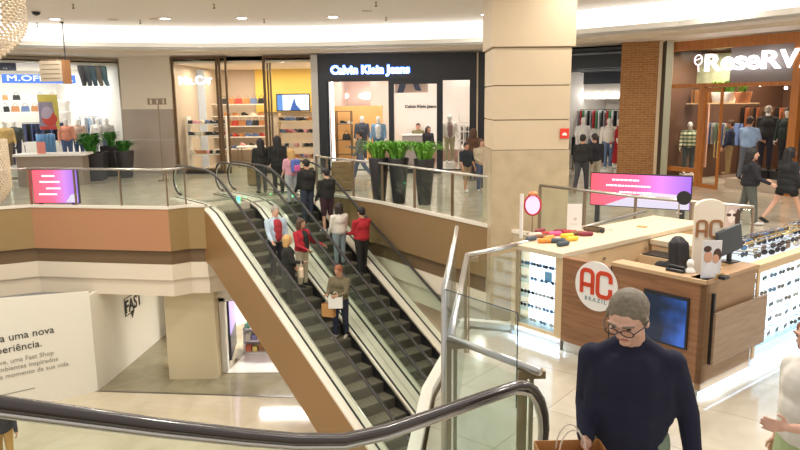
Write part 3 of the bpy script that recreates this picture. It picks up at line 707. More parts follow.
rack(f,'black clothes rail right inside the jeans shop window',xL(461,100,2.2),2.2,.9,[('dark',(.03,.03,.04)),('white',(.8,.8,.8)),('grey',(.3,.3,.3))],9,1.7,'rail right in the jeans shop')
o=shelf(f,'display_shelf','white shelf stack with folded clothes behind the pale mannequin',xL(459,100,1.6),xL(470,100,1.6),1.5,.4,[.8,1.15,1.5,1.85,2.2],M_white)
area('window_light',f.w(1.2,.8,3.6),1,26,(1,.9,.85)); area('window_light',f.w(5.0,.8,3.6),.8,22,(1,.92,.85))
# ---------------- left shop (M.Officer)
A=(-15.2,24.0); B=(-10.94,28.3)
f,L=shop(3,A,B,7,M_white,M_white,40,(1,.97,.93))
F3=f
xL=lambda px,py=100,d=0: f.hit(px,py,d)[0]
Z=lambda px,py,d=0: f.hit(px,py,d)[1]
M_brf=mat('taupe_frame',(.33,.27,.2),.4,.3)
frame('shop_window','large taupe framed glass front of the far left clothes shop','window',f,xL(-20),L-.02,.05,ZF-.02,M_brf,.10,.12,0,M_glass2)
o=thing('shop_sign','blue lit M.OFFICER sign of the far left clothes shop','sign',f.w(f.hit(2,74,1.0)[0],1.0,0),f.a)
x0,zt=f.hit(2,74,1.0); x1,zb=f.hit(76,83.5,1.0)
mb=MB(); mb.box(0,x1-x0,0,.08,zb,zt); mb.obj('sign_board',emis('sign_blue',(.10,.22,.75),1.2),o)
text('lettering','M.OFFICER',.4,emis('sign_white2',(1,1,1),1.5),((x1-x0)*.5,-.03,zb+.08),0,o,ext=.015,off=0,width=(x1-x0)*.9,height=(zt-zb)*.62)
x0,zt=f.hit(37,94.5,1.2); x1,zb=f.hit(60,129,1.2)
o=thing('poster','tall poster of a figure in purple haze with yellow top and red foot','poster',f.w(x0,1.2),f.a)
w=x1-x0; mb=MB(); mb.box(0,w,0,.04,zb,zt); mb.obj('print',mat('poster_violet',(.35,.30,.42),.5,noise=.35,nscale=3),o)
mb=MB(); mb.box(0,w,-.01,0,zt-.28,zt); mb.prof([(w*.85,zb),(w,zb),(w,zt),(w*.7,zt)],-.014,-.002); mb.obj('yellow_area',mat('poster_yellow',(.75,.62,.12),.5),o)
mb=MB(); mb.box(0,w,-.012,0,zb,zb+.12); mb.ell((w*.55,-.008,zb+.4),(.3,.012,.28)); mb.obj('red_area',mat('poster_red',(.7,.06,.04),.5),o)
mb=MB(); mb.ell((w*.42,-.008,zt-.75),(.22,.014,.3)); mb.prof([(w*.15,zb+.3),(w*.7,zb+.3),(w*.62,zt-1.0),(w*.25,zt-1.0)],-.012,-.002); mb.obj('printed_figure',mat('poster_lilac',(.55,.45,.60),.5),o)
area('window_light',f.w(2.5,.8,4.0),2,26,(1,.97,.95))
# hanging jeans in the window
for i,px in enumerate((79,84.5,90,95.5,101)):
    x,zt=f.hit(px,60.5,.7); _,zb=f.hit(px,86,.7); h=zt-zb
    o=thing('hanging_jeans','slim hanging %s jeans, number of the window row counted from the left: %s'%(['charcoal','steel blue','mid blue','grey beige','pale blue'][i],['first','second','third','fourth','last'][i]),'jeans',f.w(x,.7,zt),f.a,'jeans hanging high in the left shop window')
    del o['group']
    m=cloth([(.10,.10,.13),(.15,.21,.28),(.13,.25,.38),(.33,.30,.28),(.22,.40,.50)][i])
    mb=MB(); mb.tube([(0,0,0),(.04,0,-h*.35),(.10,0,-h*.7),(.12+.02*i,0,-h)],[.10,.13,.11,.08],8,r2=None); mb.obj('leg',m,o,smooth=True)
    mb=MB(); mb.tube([(.09,0.06,0),(.13,.06,-h*.4),(.17,.06,-h*.95)],[.09,.10,.08],8); mb.obj('leg',m,o,smooth=True)
    mb=MB(); mb.box(-.08,.16,-.04,.10,-.05,.04); mb.obj('waistband',m,o)
rack(f,'white wall rail with dark clothes at the back of the left shop',xL(22,120,3.0),3.0,1.6,[('navy',(.04,.05,.12)),('black',(.02,.02,.02)),('dark blue',(.08,.12,.28))],14,2.0,'back rail of the far left shop')
rack(f,'rail of pale shirts beside the blue jeans in the left shop',xL(80,120,2.5),2.5,1.2,[('white',(.85,.85,.85)),('grey',(.45,.45,.48)),('sky blue',(.45,.6,.8))],10,2.2,'pale rail of the left shop')
shelf(f,'display_shelf','long white wall shelf with hats and bags near the shop ceiling',xL(2,100,5.5),xL(112,100,5.5),5.5,.5,[2.4,2.9],M_white)
put_row('bag',f,lin(xL(5,100,5.6),xL(108,100,5.6),12),5.7,2.42,'on the lower long wall shelf of the left shop',1.0,(0,1,4,1,2,0))
put_row('bag',f,lin(xL(5,100,5.6),xL(108,100,5.6),10),5.7,2.92,'on the upper long wall shelf of the left shop',.9,(1,0,2,4))
x0,_=f.hit(36,135,1.4); x1,_=f.hit(52,135,1.4)
o=thing('jeans_stand','stand hung with light blue jeans under the purple poster','display',f.w(x0,1.4),f.a)
mb=MB(); mb.tube([(0,0,0),(0,0,1.6),(x1-x0,0,1.6),(x1-x0,0,0)],.02,6); mb.obj('rail_frame',M_steel,o)
for i in range(4):
    g=MB(); xx=(x1-x0)*(.12+.25*i); g.tube([(0,0,0),(0,0,-.5),(.03,0,-1.15)],[.09,.09,.07],8); g.tube([(.1,0.02,0),(.1,.02,-.5),(.14,.02,-1.15)],[.09,.09,.07],8)
    tag(g.obj('hanging_jeans',cloth((.14,.30,.55)),loc=f.w(x0+xx,1.4,1.58),rotz=f.a,smooth=True),'light blue jeans on the stand under the purple poster','jeans','light blue jeans on the stand')
# counters in front
p=G(30,172.5); q=G(78,172)
M_taupe=mat('taupe_counter',(.30,.24,.19),.4)
tb=thing('counter','taupe promotion counter with white top in front of the left shop','counter',(-12.9,23.6,0),R(8))
mb=MB(); mb.box(0,2.1,0,.8,0,1.0); mb.obj('body',M_taupe,tb,bevel=.01); mb=MB(); mb.box(-.08,2.25,-.08,.88,1.0,1.08); mb.obj('counter_top',M_white,tb,bevel=.01)
tb=thing('counter','brown topped pale counter at the far left beside the taupe one','counter',(-15.0,22.2,0),R(8))
mb=MB(); mb.box(0,1.9,0,.8,0,1.0); mb.obj('body',M_white,tb,bevel=.01); mb=MB(); mb.box(-.08,2.0,-.08,.88,1.0,1.1); mb.obj('counter_top',M_wood,tb,bevel=.01); mb=MB(); mb.box(1.85,2.05,-.05,.85,0,1.0); mb.obj('end_panel',mat('dark_brown_panel',(.1,.05,.03),.4),tb)
p=hitY(42,156,23.9)
tag(MB().box(-.14,.14,-.01,.01,0,.4).obj('price_card',mat('red_card',(.85,.3,.25),.5),loc=(p.x,23.9,1.08)),'small red card standing on the white counter top','card')
# ---------------- wall between left shop and shoe shop
A=(-10.9,28.0); B=(-8.7,27.3); f=fr2(A,B); L=(Vector(B)-Vector(A)).length
mb=MB(); mb.box(0,L,0,.2,2.5,ZF); mb.mi=1; mb.box(0,L,-.01,.2,1.33,2.5); mb.box(0,L,-.02,.2,0,1.32); S('wall_between_shops',mb,[M_cream,mat('polished_taupe_stone',(.40,.33,.27),.15)],loc=f.o,rotz=f.a)
p=G(162,166)
o=thing('stanchion_sign','slim post with dark framed notice on top by the beige wall','sign',(-8.15,24.9,0),R(-10))
zt=hitY(158,97,24.9).z
mb=MB(); mb.lathe([(.18,0),(.18,.03),(.03,.05)],14); mb.obj('base',M_bronze,o)
mb=MB(); mb.tube([(0,0,.04),(0,0,zt-.25)],.025,8); mb.obj('pole',M_bronze,o)
o.location=(hitY(162,160,24.9).x,24.9,0)
mb=MB()
for a_ in ((-.36,-.28),(-.2,-.03),(.03,.2),(.26,.34)): mb.box(a_[0]-.03,a_[1]-.03,-.01,.01,zt-.25,zt-.08)
mb.box(-.4,.32,-.012,.012,zt-.08,zt-.05); mb.box(-.4,.32,-.012,.012,zt-.26,zt-.235); mb.obj('notice_frame',M_bronze,o)
# ---------------- shop behind the column (dark beams)
A=(4.6,25.2); B=(7.2,23.16)
f,L=shop(4,A,B,7,mat('light_shop_wall',(.72,.68,.62),.6),mat('dark_shop_ceiling',(.03,.035,.04),.6),38,(1,.95,.9),ch=4.3)
F4=f
xL=lambda px,py=100,d=0: f.hit(px,py,d)[0]
Z=lambda px,py,d=0: f.hit(px,py,d)[1]
for i in range(5):
    mb=MB(); mb.box(0,L,.6+1.25*i,.85+1.25*i,3.75,4.2); tag(mb.obj('ceiling_beam',mat('beam_black',(.03,.035,.045),.5),loc=f.o,rotz=f.a),'black ceiling beam of the shop behind the column, %s from the front'%(['first','second','third','fourth','fifth'][i]),'beam')
    mb=MB(); mb.box(0,L,1.0+1.25*i,1.25+1.25*i,4.2,4.28); tag(mb.obj('ceiling_panel',mat('beam_white',(.8,.78,.75),.5),loc=f.o,rotz=f.a),'pale ceiling strip of the shop behind the column, %s from the front'%(['first','second','third','fourth','fifth'][i]),'panel')
for i in range(9):
    x=L*(i+.5)/9; mb=MB(); mb.ell((0,0,0),(.10,.10,.10),n=10,k=6)
    tag(mb.obj('spot_lamp',emis('spot_white',(1,.98,.95),12),loc=f.w(x,4.6,Z(600,95.5,4.6)),smooth=True),'round white lamp in the glowing row under the black beams','lamp','row of white lamps in the shop behind the column')
mb=MB(); mb.box(0,L,4.66,4.76,3.3,4.3); S('wall_dark_bulkhead',mb,mat('beam_black',(.03,.035,.045),.5),loc=f.o,rotz=f.a)
mb=MB(); mb.box(0,L,4.7,4.76,2.7,3.3); S('wall_bulkhead',mb,mat('grey_bulkhead',(.42,.38,.33),.6),loc=f.o,rotz=f.a)
rack(f,'rail of mixed clothes under the row of white lamps',xL(574,120,4.4),4.4,2.4,[('white',(.85,.85,.85)),('black',(.02,.02,.02)),('grey',(.4,.4,.42)),('red',(.6,.05,.05)),('green',(.1,.3,.15))],22,2.3,'rail under the white lamps')
rack(f,'lower rail of mixed clothes in the shop behind the column',xL(574,120,3.4),3.4,2.2,[('black',(.02,.02,.02)),('white',(.8,.8,.8)),('navy',(.05,.07,.2)),('beige',(.6,.5,.4))],18,1.3,'lower rail in the shop behind the column')
# brick pier
A=(7.2,23.16); B=(8.25,22.72); f=fr2(A,B); L=(Vector(B)-Vector(A)).length
mbk=tiles('tan_brickwork',(.40,.19,.07),(.32,.145,.05),(.42,.26,.13),.24,.075,0,.8,.010,.5,.3,.3,8)
nt=mbk.node_tree; mp=[n for n in nt.nodes if n.type=='MAPPING'][0]; mp.inputs['Rotation'].default_value=(R(-90),0,0)
mb=MB(); mb.box(0,L,0,1.2,0,ZF+.05); S('wall_brick_pier',mb,mbk,loc=f.o,rotz=f.a)
mb=MB(); mb.box(L+.0,L+.10,-.06,.2,0,ZF+.05); S('trim_62',mb,M_column,loc=f.o,rotz=f.a)
mb=MB(); mb.box(L+.22,L+.42,-.05,.2,0,ZF+.05); S('trim_63',mb,mat('silver_green_pilaster',(.50,.50,.38),.3,.5),loc=f.o,rotz=f.a)
mb=MB(); mb.box(L+.10,L+.22,0.05,.25,0,ZF+.05); S('trim_64',mb,mat('dark_gap',(.08,.05,.02),.5),loc=f.o,rotz=f.a)
# ---------------- Reserva
A=(8.55,23.0); B=(11.35,18.6)
M_dkw=mat('dark_shop_wall',(.10,.055,.035),.6)
f,L=shop(5,A,B,7,mat('dim_brown_wall',(.13,.065,.04),.6),mat('dark_brown_ceiling',(.05,.03,.025),.6),38,(1,.82,.62),ch=4.25)
F5=f
xL=lambda px,py=100,d=0: f.hit(px,py,d)[0]
Z=lambda px,py,d=0: f.hit(px,py,d)[1]
ztr=Z(720,83)
o=thing('storefront','orange timber shop front with white RESERVA lettering','shop front',f.w(0,0),f.a)
for nm,a_ in (('top_beam',(0,L,-.12,.12,ZF-.28,ZF)),('transom',(0.05,L,-.08,.08,ztr-.12,ztr)),('sill',(0.05,xL(702),-.08,.08,.42,.55)),('bottom_rail',(xL(675),xL(704),-.08,.08,.0,.1))):
    mb=MB(); mb.box(*a_); mb.obj(nm,M_orange,o)
for px,w in ((666,.12),(703,.17),(796,.22)):
    x=xL(px); mb=MB(); mb.box(x-w/2,x+w/2,-.1,.1,0,ZF-.2 if px!=703 else ztr); mb.obj('post',M_orange,o)
mb=MB(); mb.box(.1,xL(702),-.006,.006,.5,ZF-.3); mb.obj('pane',M_glass2,o)
mb=MB(); mb.box(xL(727),xL(800),0.05,.12,ztr,ZF-.28); mb.obj('fascia_panel',mat('slate_fascia',(.20,.17,.16),.35),o)
zb,zt=Z(705,73,-.12),Z(705,56,-.12)
sg=thing('shop_sign','big white slab RESERVA letters on the timber shop front','sign',f.w(xL(703.5,65,-.12),-.12,Z(703,71.5,-.12)),f.a)
wd=xL(818,60,-.12)-xL(703.5,65,-.12)
x=0
E_s=emis('sign_white3',(1,.98,1),2.6)
for ch,w_,h_ in (('R',.64,.56),('e',.46,.44),('s',.42,.44),('e',.46,.44),('R',.66,.56),('V',.62,.56),('A',.6,.56)):
    k=wd/3.76; text('letter_'+ch.lower(),ch,.5,E_s,(x,0,0),0,sg,ext=.03,off=.010,align='LEFT',width=w_*k*.95,height=h_*(zt-zb)/.56); x+=w_*k
o2=thing('sign_emblem','small pink outlined emblem left of the big white lettering','sign',f.w(xL(698.5,60,-.1),-.1,Z(698.5,60,-.1)),f.a)
mb=MB(); mb.tube([(math.cos(t*.52)*.13,0,math.sin(t*.52)*.15) for t in range(12)],.02,6,closed=True); mb.tube([(.0,0,-.15),(.03,0,-.35)],.02,6); mb.tube([(-.08,0,0),(.08,0,.05)],.015,6); mb.obj('emblem',emis('emblem_pink',(1,.75,.8),1.8),o2)
# open door leaf
d0=f.w(xL(723)-.55,-.0); 
o=thing('shop_door','open timber framed glass door with brass handle','door',f.w(xL(704)+.08,-.1),f.a-R(14))
dw=.75; zt=ztr-.14
for a_ in ((0,.07,0,zt),(dw-.07,dw,0,zt)): mb=MB(); mb.box(a_[0],a_[1],-.03,.03,a_[2],a_[3]); mb.obj('stile',M_orange,o)
for a_ in ((.07,dw-.07,zt-.1,zt),(.07,dw-.07,0,.12)): mb=MB(); mb.box(a_[0],a_[1],-.03,.03,a_[2],a_[3]); mb.obj('rail',M_orange,o)
mb=MB(); mb.box(.07,dw-.07,-.005,.005,.12,zt-.1); mb.obj('pane',M_glass2,o)
for xx in (dw-.12,dw-.0): mb=MB(); mb.tube([(xx,-.03,1.45),(xx,-.08,1.42),(xx,-.08,.98),(xx,-.03,.95)],.014,6); mb.obj('handle',M_gold,o)
o=thing('travel_trunk','brown leather trunk on the high ledge above the plaid shirt mannequin','trunk',f.w(max(.5,xL(695,100,1.35)),1.35,Z(693,103,1.3)),f.a)
mb=MB(); mb.box(-.3,.3,-.2,.2,0,.42); mb.obj('case',mat('trunk_leather',(.36,.16,.05),.5),o,bevel=.03)
for sx in(-.18,.18): mb=MB(); mb.box(sx-.02,sx+.02,-.21,.21,-.0,.43); mb.obj('strap',mat('dark_strap',(.10,.05,.02),.5),o)
xa=max(.08,xL(672,105,1.1)); mb=MB(); mb.box(0,xL(704,105,1.1)-xa,0,.5,-.04,0); tag(mb.obj('ledge',M_beech,loc=f.w(xa,1.1,Z(693,103,1.3)),rotz=f.a),'short pale ledge carrying the leather trunk in the timber shop window','shelf')
xp=xL(724,180,.2); o=thing('platform','raised timber floor inside the open doorway of the timber shop','platform',f.w(xp,.25),f.a); mb=MB(); mb.box(0,L-xp-.1,0,4.0,0,.30); mb.obj('deck',mat('pale_shop_floor',(.50,.42,.33),.35),o)
# inside: shelves with plants, racks
o=shelf(f,'display_shelf','pale timber high shelf carrying potted plants in the timber front shop',xL(695,105,1.2),xL(750,105,1.2),1.2,.5,[Z(720,103,1.3)],M_beech,side=False)
zsf=Z(720,103,1.3)
area('window_light',f.w(1.2,.6,4.1),.8,75,(1,.85,.7)); area('window_light',f.w(1.8,2.0,3.0),.8,25,(1,.88,.7))
mb=MB(); mb.box(0,1.6,0,.08,.4,ZF-.3); tag(mb.obj('display_wall',mat('rosy_plaster',(.62,.34,.25),.6),loc=f.w(xL(668,100,1.9),1.9),rotz=f.a),'rosy plaster panel behind the plaid shirt mannequin','wall')
mb=MB(); mb.box(0,xL(735,70,1.7)-xL(688,70,1.7),0,.06,ztr,ZF-.32); tag(mb.obj('window_backdrop',mat('pale_green_backdrop',(.42,.46,.30),.5,noise=.5,nscale=5),loc=f.w(xL(688,70,1.7),1.7),rotz=f.a),'mottled pale green panel behind the big white letters','panel')
rack(f,'rail of mixed clothes behind the open timber door',xL(700,120,2.6),2.6,1.5,[('blue',(.12,.2,.45)),('grey',(.4,.4,.4)),('green',(.15,.25,.15)),('white',(.8,.78,.7))],13,1.9,'rail behind the timber door')
rack(f,'dim rail of dark clothes deep in the timber front shop',xL(740,120,4.6),4.6,2.2,[('brown',(.2,.1,.05)),('black',(.03,.02,.02)),('rust',(.45,.15,.06))],16,2.4,'dim back rail of the timber front shop')
for px,py in ((716,92),(775,84),(760,85),(745,90),(786,88)):
    x,z=f.hit(px,py,3); tag(MB().ell((0,0,0),(.05,.05,.05),n=8,k=6).obj('spot_lamp',emis('spot_white',(1,.98,.95),12),loc=f.w(x,3,min(z,4.1)),smooth=True),'tiny spot lamp in the dark ceiling of the timber front shop','lamp','spot lamps in the dark timber front shop')
# strips of pelmet closing the fronts up to the soffit
mb=MB()
for a,b in (((-16,23.2),(-10.94,28.3)),((-10.94,28.0),(-8.67,27.3)),((-8.67,27.35),(-3.06,27.1)),((-3.0,27.1),(3.42,26.42)),((3.4,26.4),(4.6,25.2)),((4.6,25.2),(8.4,22.7)),((8.4,22.9),(11.4,18.6)),((11.4,18.6),(14,14))):
    d=(Vector(b)-Vector(a)); n=Vector((-d.y,d.x)).normalized()*.1; a=Vector(a);b=Vector(b); mb.prism([a,b,b+n,a+n],ZF,4.55)
S('trim_65',mb,M_cream)
# ================================================================= GALLERY THINGS
def fern(mb,c,r,h,n,seed,droop=.5,w=.05):
    rnd=random.Random(seed)
    for i in range(n):
        a=rnd.uniform(0,6.283); rr=r*rnd.uniform(.35,1); hh=h*rnd.uniform(.6,1.05); d=Vector((math.cos(a),math.sin(a),0)); s=Vector((-d.y,d.x,0))
        c0_=Vector(c)+Vector((math.cos(a*3.7),math.sin(a*3.7),0))*rnd.uniform(0,.30*r)
        P=[]
        for k in range(6):
            t=k/5; P.append(Vector(c)+d*(rr*(t**1.3))+Vector((0,0,hh*(math.sin(t*1.9)))*1) if False else c0_+d*(rr*t**1.2)+Vector((0,0,hh*math.sin(min(1.57+droop,t*(1.57+droop))))))
        vs=[];fs=[]
        for k,p in enumerate(P):
            ww=w*math.sin(math.pi*(.12+.86*k/5)); vs+=[p-s*ww,p+Vector((0,0,-.01)),p+s*ww]
        for k in range(5): fs+=[(3*k,3*k+1,3*k+4,3*k+3),(3*k+1,3*k+2,3*k+5,3*k+4)]
        mb._mk(vs,fs)
def planter(label,loc,wt,wb,h,ph,pr,seed,round_=False,n=90,m=None,w=.05,rot=0,potm=None):
    o=thing('planter',label,'planter',loc,rot)
    mb=MB(); k=24 if round_ else 4; e=.5 if round_ else .707
    a0=0 if round_ else math.pi/4
    vs=[];fs=[]
    for r,z in ((wb*.9,0),(wb,.03),(wt,h-.02),(wt,h),(wt-.06,h),(wt-.07,h-.12)):
        for q in range(k): 
            t=a0+6.28318*q/k; vs.append(Vector((math.cos(t)*r*e,math.sin(t)*r*e,z)))
    for i in range(5):
        for q in range(k): fs.append((i*k+q,i*k+(q+1)%k,(i+1)*k+(q+1)%k,(i+1)*k+q))
    fs+=[tuple(range(k))[::-1],tuple(range(5*k,6*k))]
    mb._mk(vs,fs); pt_=mb.obj('pot',potm or M_pot,o,smooth=round_)
    mb=MB(); mb.lathe([(0,h-.1),(wt*.42,h-.1),(wt*.42,h-.06),(0,h-.05)],12); mb.obj('soil',mat('dark_soil',(.03,.02,.012),.9),pt_)
    mb=MB(); fern(mb,(0,0,h-.08),pr,ph,n,seed,w=w); mb.obj('foliage',m or M_leaf,o)
    return o
for i,(px,yb,lb) in enumerate([(379,204,'left of three'),(399,205,'middle of three'),(425,206.5,'nearest the column')]):
    p=G(px,yb); p.y+=.35
    planter('tall tapered charcoal planter with bright fern behind glass railing, %s'%lb,p,.56,.34,1.22,.52,.58,i+3,True,120,None,.034)
p=G(92,180.5); planter('big square charcoal planter with dark leafy plant in front of the left shop',(p.x,p.y+.2,0),.95,.80,1.0,.75,.62,11,False,120,M_leaf2,.07,.2)
p=G(101,178); planter('slim dark planter with tall leaves directly behind the big square one',(p.x+.15,p.y+.8,0),.7,.55,1.15,.6,.4,14,False,70,M_leaf2,.06,.2)
p=G(124,178); planter('round charcoal planter with leafy plant before the beige wall',(p.x,p.y+.2,0),.72,.50,1.0,.45,.5,12,True,90,M_leaf2,.06)
# wooden cubes
M_cube=wood('brown_slat_wood',(.20,.12,.05),(.33,.21,.10),8,.5)
for (px,py,w,h,lb) in [(256,185,.48,.72,'brown wooden cube stool on the gallery at the head of the left escalator'),(342,190,.62,.9,'brown slatted wooden bin right of the escalator landing')]:
    p=G(px,py); o=thing('wooden_stool' if px<300 else 'litter_bin',lb,'stool' if px<300 else 'bin',p,R(6))
    mb=MB(); mb.box(-w/2,w/2,-w/2,w/2,.03,h); mb.obj('body',M_cube,o,bevel=.015)
    mb=MB()
    for k in range(5): mb.box(-w/2-.01,w/2+.01,-w/2-.012,-w/2,h*.1+h*.17*k,h*.1+h*.17*k+h*.12)
    mb.obj('slats',M_cube,o)
    mb=MB(); mb.box(-w/2+.04,w/2-.04,-w/2+.04,w/2-.04,0,.03); mb.obj('foot',M_black,o)
# LED banner and its reflection in glass
def led(name,label,f,w,z0,z1,flip,seed):
    o=thing('led_or_reflection',label,'screen',f.o,f.a); rnd=random.Random(seed)
    mb=MB(); mb.box(-.02,w+.02,0,.07,z0-.02,z1+.02); mb.box(.1,.2,0,.07,0,z0); mb.box(w-.2,w-.1,0,.07,0,z0); mb.obj('casing',M_black,o)
    # gradient of pixels columns: pink to violet (what the screen shows)
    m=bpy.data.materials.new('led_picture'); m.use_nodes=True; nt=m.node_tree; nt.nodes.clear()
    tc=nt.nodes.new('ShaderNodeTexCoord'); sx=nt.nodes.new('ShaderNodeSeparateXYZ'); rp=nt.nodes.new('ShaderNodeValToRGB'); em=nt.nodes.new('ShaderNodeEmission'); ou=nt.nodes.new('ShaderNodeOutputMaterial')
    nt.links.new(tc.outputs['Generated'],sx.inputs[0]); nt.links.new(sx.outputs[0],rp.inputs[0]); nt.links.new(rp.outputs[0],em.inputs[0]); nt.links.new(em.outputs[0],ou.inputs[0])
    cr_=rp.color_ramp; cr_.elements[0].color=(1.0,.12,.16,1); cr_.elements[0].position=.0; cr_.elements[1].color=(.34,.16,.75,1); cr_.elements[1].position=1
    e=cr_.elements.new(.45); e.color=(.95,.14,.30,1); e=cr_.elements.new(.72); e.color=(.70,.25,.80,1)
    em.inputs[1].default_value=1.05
    mb=MB(); mb.box(0,w,-.012,0,z0,z1); mb.obj('screen',m,o)
    mb=MB(); h=z1-z0
    for r_,(a,b,zz) in enumerate(((.22,.50,.80),(.16,.60,.62),(.30,.62,.42),(.12,.52,.24))):
        if flip and r_==3: continue
        x=a*w
        while x<b*w:
            l=rnd.uniform(.03,.08)*w/2; mb.box(x,x+l,-.016,-.012,z0+h*zz,z0+h*(zz+.05)); x+=l+.008*w
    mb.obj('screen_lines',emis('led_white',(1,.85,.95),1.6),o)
    mb=MB()
    if flip: mb.prof([(w*.15,z0),(w*.99,z0),(w*.99,z0+h*.42),(w*.6,z0+h*.48),(w*.35,z0+h*.25)],-.0155,-.0125)
    else: mb.prof([(w*.72,z0+.02),(w*.98,z0+.02),(w*.98,z0+h*.3),(w*.84,z0+h*.25)],-.0155,-.0125)
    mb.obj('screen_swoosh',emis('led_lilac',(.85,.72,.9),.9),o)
a=hitY(33,190,18.72); b=hitY(77,190,18.58)
led('led_or_reflection','pink and violet lit banner standing behind the left gallery railing',Frame((a.x,18.75),-5),(b.x-a.x),.12,1.0,False,3)
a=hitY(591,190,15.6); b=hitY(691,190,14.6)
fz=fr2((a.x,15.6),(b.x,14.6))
led('led_or_reflection','long pink and violet reflected banner image behind the railing beyond the eyewear kiosk',fz,math.hypot(b.x-a.x,1.0),hitY(600,204,15.6).z,hitY(600,173,15.6).z,True,5)  # reflection of the left banner, built as a glowing panel
# hanging sign
top=G(62,22,5.235); hy=top.y; 
o=thing('hanging_sign','pale wooden direction sign hanging from the ceiling on a thin rod','sign',(top.x,hy,0),R(-14))
zt=hitY(60,60,hy).z; zb=hitY(55,84,hy).z; x0=hitY(38,70,hy).x-top.x; x1=hitY(68,70,hy).x-top.x
mb=MB(); mb.tube([(0,0,zt-.02),(0,0,5.24)],.018,6); mb.lathe([(.05,5.2),(.05,5.24)],8); mb.obj('rod',M_black,o)
mb=MB(); mb.box(x0,x1-.1,-.12,.12,zb+.08,zt-.03); mb.obj('board',mat('pale_sign_board',(.66,.56,.42),.5),o,bevel=.01)
mb=MB()
for k in range(4): mb.box(x0+.1,x1-.2,-.128,-.12,zb+.17+.14*k,zb+.185+.14*k)
mb.obj('printed_lines',mat('brown_print',(.25,.18,.12),.6),o)
mb=MB(); mb.box(x1-.1,x1,-.14,.14,zb,zt); mb.obj('end_cap',mat('copper_cap',(.45,.22,.10),.4,.3),o)
mb=MB()
for k in range(7): mb.box(x0+.02+.1*k,x0+.07+.1*k,-.1,.1,zt-.03,zt+.02)
mb.obj('slats',mat('brown_print',(.25,.18,.12)),o)
# dark small sign box far left
x,z=F3.hit(4,66,.3); 
o=tag(MB().box(-.35,.35,-.04,.04,-.16,.16).obj('small_sign',mat('slate_blue',(.04,.06,.14),.5),loc=F3.w(x,.2,z),rotz=F3.a),'small dark blue panel at the far left above the blue shop sign','sign')
# woven lanterns
def lantern(label,c,r,h):
    o=thing('woven_lantern',label,'lamp',c)
    pr=lambda z:(r*min(1,math.sin(math.pi*(.14+.30*max(0,min(1,z/h*2)))) ) if z<h/2 else r)
    n=44; mb=MB(); rows=int(h/(.036)); 
    m=MB()
    for j in range(rows):
        z=h*j/rows
        rr=r*(1-.55*(1-min(1,z/(.35*h)))**2)
        for i in range(n):
            a=6.28318*(i+.5*(j%2))/n; d=Vector((math.cos(a),math.sin(a),0)); s=Vector((-d.y,d.x,0)); c_=d*rr+Vector((0,0,z)); w=3.1416*rr/n*.92; hh=h/rows*1.0
            p=[c_-s*w,c_+Vector((0,0,-hh*.8))+d*.012,c_+s*w,c_+Vector((0,0,hh*.35))+d*.004]
            q=[v+d*.006 for v in p]; m._mk(p+q,[(0,1,2,3),(7,6,5,4),(0,4,5,1),(1,5,6,2),(2,6,7,3),(3,7,4,0)])
    m.obj('woven_shade',mat('woven_pearl',(.62,.50,.36),.4,noise=.3,nscale=30),o)
    mb=MB(); mb.lathe([(.12,h*.1),(r*.55,h*.3),(r*.6,h*.95),(.1,h)],16); mb.obj('lamp_core',emis('lantern_core',(1,.93,.82),1.8),o,smooth=True)
    mb=MB(); mb.tube([(0,0,h*.9),(0,0,5.2-c[2] if c[2]<5 else h+1)],.01,6); mb.obj('cord',M_black,o)
    return o
q=hitY(0,56,9.0); e=hitY(27,20,9.0); rr=.62
lantern('big woven pearl lantern cut by the top left corner',(e.x-rr-.08,9.0,hitY(8,56,9.0).z),rr,1.35)
q=hitY(5,180,9.5)
lantern('second woven lantern hanging lower at the left edge',(hitY(5.5,180,9.5).x-.5,9.5,hitY(0,208,9.5).z),.5,.95)
# ================================================================= EYEWEAR KIOSK
K=Frame((1.30,7.97),math.degrees(math.atan2(-.785,.62)))
KL=2.36   # length of the front
XB=.74    # width of the lit left cabinet
kh=1.10
M_lit=emis('lit_acrylic',(.93,.97,1),1.35)
M_lit2=emis('kick_light',(.55,.78,1),1.7)
M_frm=[mat('spectacle_black',(.02,.02,.03),.3),mat('spectacle_brown',(.16,.08,.04),.3),mat('spectacle_blue',(.05,.12,.28),.3),mat('spectacle_gold',(.55,.4,.15),.3,.8)]
M_len=[mat('lens_dark',(.03,.035,.05),.1),mat('lens_brown',(.20,.12,.06),.1),mat('lens_blue',(.12,.25,.45),.1),mat('lens_pale',(.55,.62,.7),.1)]
FN=['black','brown','blue','gold']
GP={}
def glasses(k,loc,rotz,label,group,sc=1.0,tilt=0):
    if k not in GP:
        mb=MB()
        for s in(-1,1):
            mb.tube([(s*.034+math.cos(6.283*t/12)*.028,0,math.sin(6.283*t/12)*.022) for t in range(12)],.0042,5,closed=True)
            mb.tube([(s*.062,0,.008),(s*.067,.03,.010),(s*.064,.12,.004),(s*.060,.145,-.02)],.003,4)
        mb.tube([(-.008,0,.006),(0,-.002,.009),(.008,0,.006)],.0035,5)
        o=mb.obj('sunglasses',M_frm[k])
        mb=MB()
        for s in(-1,1): mb.prof([(s*.034+math.cos(6.283*t/12)*.028,math.sin(6.283*t/12)*.022) for t in range(12)],-.0015,.0015)
        mb.obj('lenses',M_len[k],o)
        GP[k]=o; o.location=loc; o.rotation_euler=(0,0,rotz)
    else:
        o=dup(GP[k],loc,rotz)
    o.rotation_euler=(tilt,0,rotz)
    tag(o,label,'sunglasses',group); o.scale=(sc,)*3
    return o
